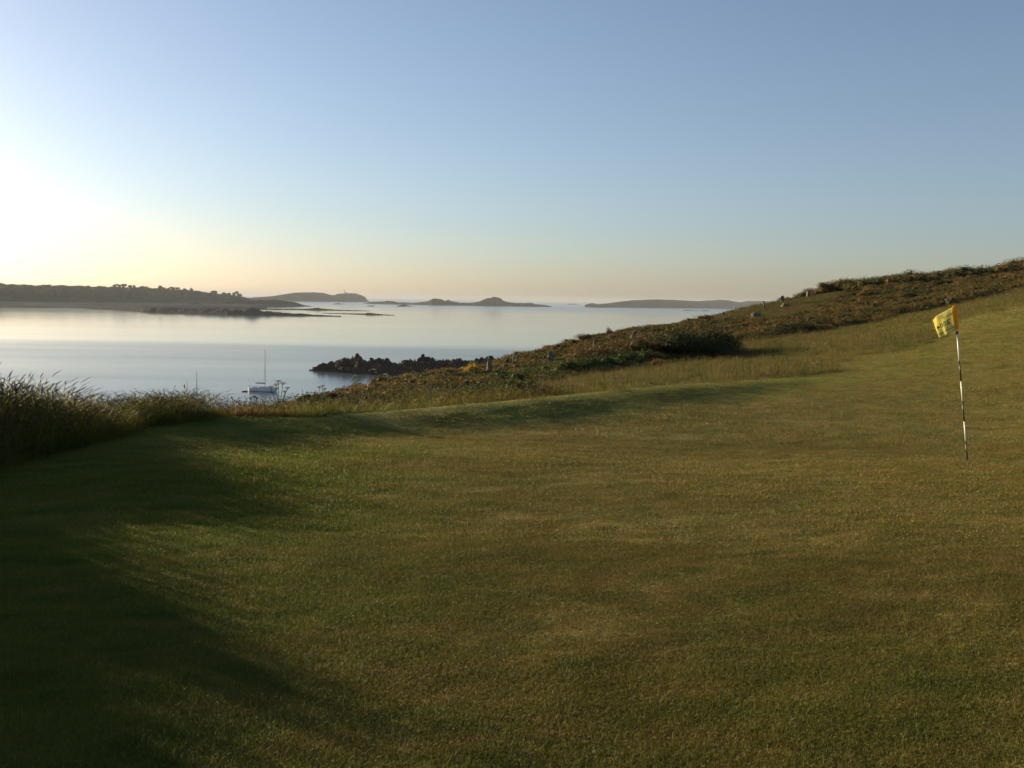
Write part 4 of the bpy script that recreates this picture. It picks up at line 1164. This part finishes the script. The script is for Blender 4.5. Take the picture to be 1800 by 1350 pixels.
    rl.tube([(-.48 * L, -B * .3, H + .55), (-.49 * L, 0, H + .6), (-.48 * L, B * .3, H + .55)], .016, 5)
    rl.build('guard_rail', M['alu'], t)
    MB().tube([(-L * .51, B * .12, -.15), (-L * .505, B * .12, H * .9), (-L * .5, B * .12, H + .35)], [.03, .05, .09], 7).build('outboard', M['navy'], t)
    if radar: MB().lathe([(.03, -.05), (.15, -.08), (.18, 0), (.14, .08), (.03, .11)], (mx + .2, 0, mh * .62), 10).build('radar_dome', M['alu'], t, True)
    tag(t, label, 'yacht', 'sailing yachts moored in the bay')
    return t
pm = sea(466, 688); D = pm[1]
mh1 = 28 + ray(466, 615)[2] * D
yacht('white sailing yacht moored in the bay behind the large hogweed, mast bare', 463, 688, 9.0, heading=R(-12), mast_h=mh1)
ym = sea(347, 706); mh2 = 28 + ray(347, 653)[2] * ym[1]
yacht('moored yacht of which mostly the taller of two thin masts shows above the grass', 344, 706, 6.6, heading=R(-20), mast_h=mh2)
ym = sea(329, 709); mh3 = 28 + ray(329, 668)[2] * ym[1]
yacht('moored yacht of which mostly the shorter mast with a dome shows above the grass', 327, 709, 5.6, heading=R(-25), mast_h=mh3, radar=True)
# tender
p = sea(430, 688.4); t = empty('dinghy', p, R(-15)); s = MB()
n = 9; ring = []
for k in range(n + 1):
    a = -math.pi / 2 + math.pi * k / n; ring.append((.35 + .45 * math.cos(a), .38 * math.sin(a), .12 + .06 * max(0, math.cos(a))))
s.tube([(-.95, -.38, .12)] + ring + [(-.95, .38, .12)], .16, 8); s.build('inflatable_tube', M['navy'], t, True)
MB().box((-.2, 0, .08), (1.4, .62, .05)).build('floor_board', M['gel'], t)
MB().box((-.93, 0, .2), (.05, .66, .30)).build('transom', M['gel'], t)
MB().box((-.1, 0, .26), (.18, .66, .03)).build('thwart', M['gel'], t)
tag(t, 'small dark inflatable dinghy lying astern of the white yacht', 'dinghy')

# ------------------------------------------------------------------ rocky point
def boulder_mesh(seed, n=1):
    r = np.random.default_rng(seed); V = []; F = []
    lat, lon = 5, 8
    for i in range(lat + 1):
        ph = math.pi * i / lat
        for k in range(lon):
            th = 2 * math.pi * k / lon
            d = np.array([math.sin(ph) * math.cos(th), math.sin(ph) * math.sin(th), math.cos(ph)])
            q = (np.abs(d) ** 2.6).sum() ** (-1 / 2.6)
            V.append(d * q * .5 * (1 + r.normal(0, .19)))
    for i in range(lat):
        for k in range(lon): F.append((i * lon + k, (i + 1) * lon + k, (i + 1) * lon + (k + 1) % lon, i * lon + (k + 1) % lon))
    me = bpy.data.meshes.new('rock'); me.from_pydata([tuple(v) for v in V], [], F); me.materials.append(M['shore_rock']); return me
rocks_sil = [(549, 650), (556, 645), (565, 641.5), (575, 641), (582, 637), (592, 635), (605, 631), (618, 632), (623, 628), (629, 626), (636, 629), (645, 634), (655, 632), (671, 633), (682, 638), (702, 640), (715, 636), (730, 633), (740, 630), (748, 630), (757, 634), (780, 635), (800, 636), (815, 636), (835, 634), (848, 631), (862, 630), (880, 633), (930, 640)]
rp = island('rocky_point', 'dark jagged rocky point running out into the bay behind the yacht', rocks_sil, [(549, 651.4), (580, 653.5), (620, 656), (660, 658.4), (760, 660), (930, 664)], 26, M['shore_rock'], seed=40, rough=.7, rug=.55, nv=14, step=1.2)
RM = [boulder_mesh(900 + i) for i in range(8)]
rr = random.Random(5)
rv = np.empty(len(rp.data.vertices) * 3, np.float32); rp.data.vertices.foreach_get('co', rv); rv = rv.reshape(-1, 14, 3)
def put_rock(p, s, flat=.85):
    o = bpy.data.objects.new('rock', rr.choice(RM)); COL.objects.link(o); o.parent = rp
    o.location = [float(q) for q in p]; o.scale = (s * rr.uniform(.8, 1.4), s * rr.uniform(.8, 1.2), s * flat * rr.uniform(.75, 1.3)); o.rotation_euler = (rr.uniform(-.6, .6), rr.uniform(-.6, .6), rr.uniform(0, 6.28))
for k in range(250):
    i = rr.randrange(rv.shape[0] - 45); j = rr.choice([1, 1, 2, 2, 3, 3, 4, 4, 5, 6, 7, 8])
    p = rv[i, j]; hgt = max(p[2], 0)
    put_rock((p[0] + rr.uniform(-.5, .5), p[1] + rr.uniform(-.6, .4), hgt - .55), (.8 + 2.3 * rr.random() ** 2) * (1.0 if j < 5 else .75))
for px, py, s_ in ((560, 645.5, 1.6), (568, 646, 2.2), (573, 648, 1.8), (580, 637.5, 1.0), (606, 630.5, 1.1), (628, 629, 2.4), (632, 631, 3.0), (626, 632, 2.6), (655, 634, 2.6), (666, 634, 2.8), (671, 635, 2.2), (738, 631, 2.2), (743, 627.5, 1.8), (744, 625, 1.2), (748, 631, 2.6), (754, 632, 2.2), (722, 635, 2.0), (838, 633, 2.0), (848, 632, 2.4), (857, 631, 2.4), (685, 639.5, 1.1)):
    wl = np.interp(px, [549, 580, 620, 660, 760, 930], [651.4, 653.5, 656, 658.4, 660, 664])
    put_rock(at(px, py + .8, sea(px, wl)[1] + 10), s_ * .85, .95)

# ------------------------------------------------------------------ lighthouse
pl = sea(606, 530.7); Yl = pl[1] + 250
xl = ray(606, 520)[0] * Yl
gz = 28 + ray(606, 516.2)[2] * Yl
lh = empty('lighthouse', (xl, Yl, gz - 2))
topz = 28 + ray(606, 509.3)[2] * Yl - (gz - 2)
M['lh_white'] = plain('lighthouse_white', (.62, .60, .56), .7)
MB().lathe([(3.6, 0), (3.0, topz * .35), (2.5, topz * .74)], (0, 0, 0), 14).build('tower', M['lh_white'], lh, True)
MB().lathe([(2.6, topz * .74), (3.4, topz * .75), (3.4, topz * .77), (2.2, topz * .78)], (0, 0, 0), 14).build('gallery', M['black'], lh)
MB().lathe([(1.7, topz * .78), (1.7, topz * .90)], (0, 0, 0), 12).build('lantern', M['window'], lh)
MB().lathe([(1.9, topz * .90), (1.5, topz * .95), (.3, topz)], (0, 0, 0), 12).build('lantern_roof', M['black'], lh)
bd = MB().box((9, 2, 3.0), (13, 8, 5.5)); bb = bd.build('keepers_house', M['lh_white'], lh)
MB().add([(2.5, -2, 5.7), (15.5, -2, 5.7), (15.5, 6, 5.7), (2.5, 6, 5.7), (2.5, 2, 8.2), (15.5, 2, 8.2)], [(0, 1, 5, 4), (2, 3, 4, 5), (0, 4, 3), (1, 2, 5)]).build('roof', M['black'], bb)
tag(lh, 'distant lighthouse on top of the rounded island', 'lighthouse')
# low outcrops beside the lighthouse
def far_house(label, px, row_b, row_t, Yadd, w, wrow):
    p0 = sea(px, wrow); Y = p0[1] + Yadd; z0 = 28 + ray(px, row_b)[2] * Y; z1 = 28 + ray(px, row_t)[2] * Y
    t = empty('house', (ray(px, row_b)[0] * Y, Y, z0 - 1.0)); h = (z1 - z0) + 1
    wl_ = MB().box((0, 0, h * .35), (w, w * .6, h * .7)).build('wall', M['gel'], t)
    MB().add([(-w * .52, -w * .33, h * .7), (w * .52, -w * .33, h * .7), (w * .52, w * .33, h * .7), (-w * .52, w * .33, h * .7), (-w * .5, 0, h * 1.05), (w * .5, 0, h * 1.05)], [(0, 1, 5, 4), (2, 3, 4, 5), (0, 4, 3), (1, 2, 5)]).build('roof', M['cover'], t)
    tag(t, label, 'house')
far_house('tiny white house high in the saddle of the far flat island', 1297.5, 533.0, 530.6, 260, 9, 543)
far_house('tiny white house low by the shore of the far flat island', 1290, 540.5, 538.6, 40, 7, 543)

# ------------------------------------------------------------------ woodland on the left island
def pine_crown(w, h, seed, n=260, layers=4):
    r = np.random.default_rng(seed); V = []; F = []
    C = []
    for k in range(layers * 2):
        a = r.uniform(0, 6.28); d = w * .5 * r.uniform(.15, .72)
        C.append((d * math.cos(a), d * math.sin(a), h * r.uniform(-.1, .55), w * r.uniform(.16, .30)))
    for i in range(n):
        cx, cy, cz, q = C[r.integers(len(C))]
        dd = r.normal(size=3); dd /= np.linalg.norm(dd); p = np.array([cx, cy, cz]) + dd * np.array([q, q, q * .42]) * r.uniform(.4, 1)
        a = r.normal(size=3); a /= np.linalg.norm(a); b = np.cross(a, r.normal(size=3)); b /= np.linalg.norm(b); s = w * .085
        b_ = len(V); V += [p - a * s, p + b * s, p + a * s, p - b * s]; F.append((b_, b_ + 1, b_ + 2, b_ + 3))
    return V, F
CR = []
for i in range(5):
    v, f = pine_crown(1, .42, 60 + i)
    o = proto_from('crown', [(v, f, [0.0] * len(v), 0)], [M['pine']]); CR.append(o.data)
cone = []
r_ = np.random.default_rng(3); v = []; f = []
for i in range(260):
    h_ = r_.uniform(0, 1); a = r_.uniform(0, 6.28); rd = .5 * (1 - h_) * r_.uniform(.5, 1)
    p = np.array([rd * math.cos(a), rd * math.sin(a), h_ * 1.2]); q = r_.normal(size=3) * .07; q2 = r_.normal(size=3) * .07
    b_ = len(v); v += [p - q, p + q2, p + q, p - q2]; f.append((b_, b_ + 1, b_ + 2, b_ + 3))
CONE = proto_from('crown', [(v, f, [0.0] * len(v), 0)], [M['pine']]).data
TR = MB().tube([(0, 0, -.2), (.02, 0, .5), (-.01, .01, 1.0)], [.035, .028, .018], 6)
for a in (0, 2.1, 4.2): TR.tube([(0, 0, .55), (math.cos(a) * .16, math.sin(a) * .16, .85), (math.cos(a) * .3, math.sin(a) * .3, 1.08)], [.018, .012, .006], 5)
tr_o = TR.build('trunk', M['wood']); TRD = tr_o.data; bpy.data.objects.remove(tr_o)
def land_row(px): return np.interp(px, [q[0] for q in LAND], [q[1] for q in LAND])
def wood_Y(px): return sea(px, np.interp(px, [-260, 0, 250, 452], [530, 533, 534, 536]))[1]
trees = [  # px, row of top, crown width px, description
    (203, 500.2, 9, 'leftmost tall umbrella pine of the skyline cluster'), (211, 501.2, 7, 'pine between the leftmost and the broad pine of the skyline cluster'),
    (218, 500.6, 8, 'broad pine third from the left in the skyline cluster'), (227, 501.4, 8, 'fourth pine of the skyline cluster above the open slope'),
    (236, 502.4, 7, 'smaller pine closing the right end of the skyline cluster'), (246, 505.2, 6, 'low pine just left of the lone umbrella pine'),
    (255, 503.6, 9, 'lone umbrella pine with open sky under its crown'), (273, 507, 4, 'thin bare tree in the skyline gap right of the lone pine'),
    (280, 504.5, 9, 'first pine of the second skyline group right of the gap'), (289, 505.6, 8, 'second pine right of the skyline gap'),
    (298, 506.2, 8, 'flat-crowned pine in the middle of the second skyline group'), (305, 506.6, 7, 'narrow pine beside the tallest of the second group'), (312, 505.2, 8, 'tallest pine at the middle of the second skyline group'),
    (323, 508.4, 9, 'drooping pine ending the second skyline group'), (337, 508.4, 7, 'small round-headed tree on its own past the second group'),
    (347, 511.2, 6, 'dark pointed conifer, the only cone on the skyline'), (362, 515.0, 9, 'low spreading pine right of the pointed conifer'),
    (376, 513.4, 11, 'dome-shaped pine on the lower part of the island ridge'), (392, 514.4, 10, 'broad pine third from the right tip of the wood'),
    (403, 516, 8, 'low pine second from the right tip clump of the wood'), (413, 515.3, 10, 'wind-shaped pine near the right tip of the wood'), (422, 517, 9, 'last pine leaning out at the right tip of the wood')]
for i, (px, rt, wpx, lab) in enumerate(trees):
    gr = land_row(px) + .8
    Y = wood_Y(px) + 330; sc = Y / FPX
    z0 = 28 + ray(px, gr)[2] * Y; z1 = 28 + ray(px, rt)[2] * Y; H = z1 - z0
    t = empty('pine_tree', (ray(px, gr)[0] * Y, Y, z0), i * 1.3)
    w = wpx * sc * 1.15; cone_ = 'pointed' in lab; ch = w * .42 * .75
    tk = bpy.data.objects.new('trunk', TRD); COL.objects.link(tk); tk.parent = t; th = H * (.4 if cone_ else .78); tk.scale = (max(H, 7) * .75, max(H, 7) * .75, th)
    c = bpy.data.objects.new('crown', CONE if cone_ else CR[i % 5]); COL.objects.link(c); c.parent = t
    if cone_: c.scale = (w, w, H / 1.2)
    else: c.location = (0, 0, H - ch * .85); c.scale = (w, w, w * (.95 + .3 * (i % 3)))
    tag(t, lab, 'tree', 'pines on the skyline of the left island')
# the mass of wood below the skyline
nw = 9000
pxs = rng.uniform(-250, 440, nw); fr = rng.uniform(0, 1, nw) ** .8
Pw = []; Sw = []
isl = ISL['woods'].data
iv = np.empty(len(isl.vertices) * 3, np.float32); isl.vertices.foreach_get('co', iv); iv = iv.reshape(-1, 30, 3)
cx_ = np.arange(-260, 452 + 1, 2.0)
for px, q in zip(pxs, fr):
    i = min(int((px + 260) / 2), iv.shape[0] - 1); j = 1.5 + q * 15; j0 = int(j); tt = j - j0
    p = iv[i, j0] * (1 - tt) + iv[i, j0 + 1] * tt
    bare = float(fbm(np.array(px * .02), np.array(q * 3.0), 5, 3))
    if p[2] < 7 or (bare > .28 and q < .45) : continue
    s = rng.uniform(6, 13) * (1 + .55 * float(fbm(np.array(px * .07), np.array(q * 4), 6, 2))) * (.8 if (q > .6 and px > 185) else 1) * (.35 + .65 * sstep(7, 16, p[2]) ) * np.interp(px, [300, 440], [1, .7]) * (.8 if q > .85 else 1)
    Pw.append((p[0] + rng.uniform(-1, 1), p[1], p[2] - .25 * s)); Sw.append(s)
Pw = np.array(Pw); Sw = np.array(Sw); n = len(Pw); print('WOOD', n, Pw[:3], Pw.max(0))
wcl = [proto_from('tree', leaf_clump(150, .62, .85, .20, 70 + i, 'pine', lumps=4), [M['pine']]) for i in range(5)]
rot = np.zeros((n, 3)); rot[:, 2] = rng.uniform(0, 6.28, n)
scatter('woodland', 'dense dark wood covering the slope of the left island', wcl, Pw, rot, np.stack([Sw, Sw, Sw * rng.uniform(.7, 1.1, n)], 1), rng.integers(0, 5, n))

# ------------------------------------------------------------------ haze
hb = MB().box((0, 0, 36), (2 * S + 800, 2 * S + 800, 78))
m, nt, out = new_mat('haze_air')
v = N(nt, 'ShaderNodeVolumePrincipled')
v.inputs['Color'].default_value = (.46, .52, .62, 1); v.inputs['Density'].default_value = 7e-5; v.inputs['Anisotropy'].default_value = .1
nt.links.new(v.outputs[0], out.inputs['Volume'])
hz_o = hb.build('haze', m)
tag(hz_o, 'thin evening sea haze', None, None, 'stuff')
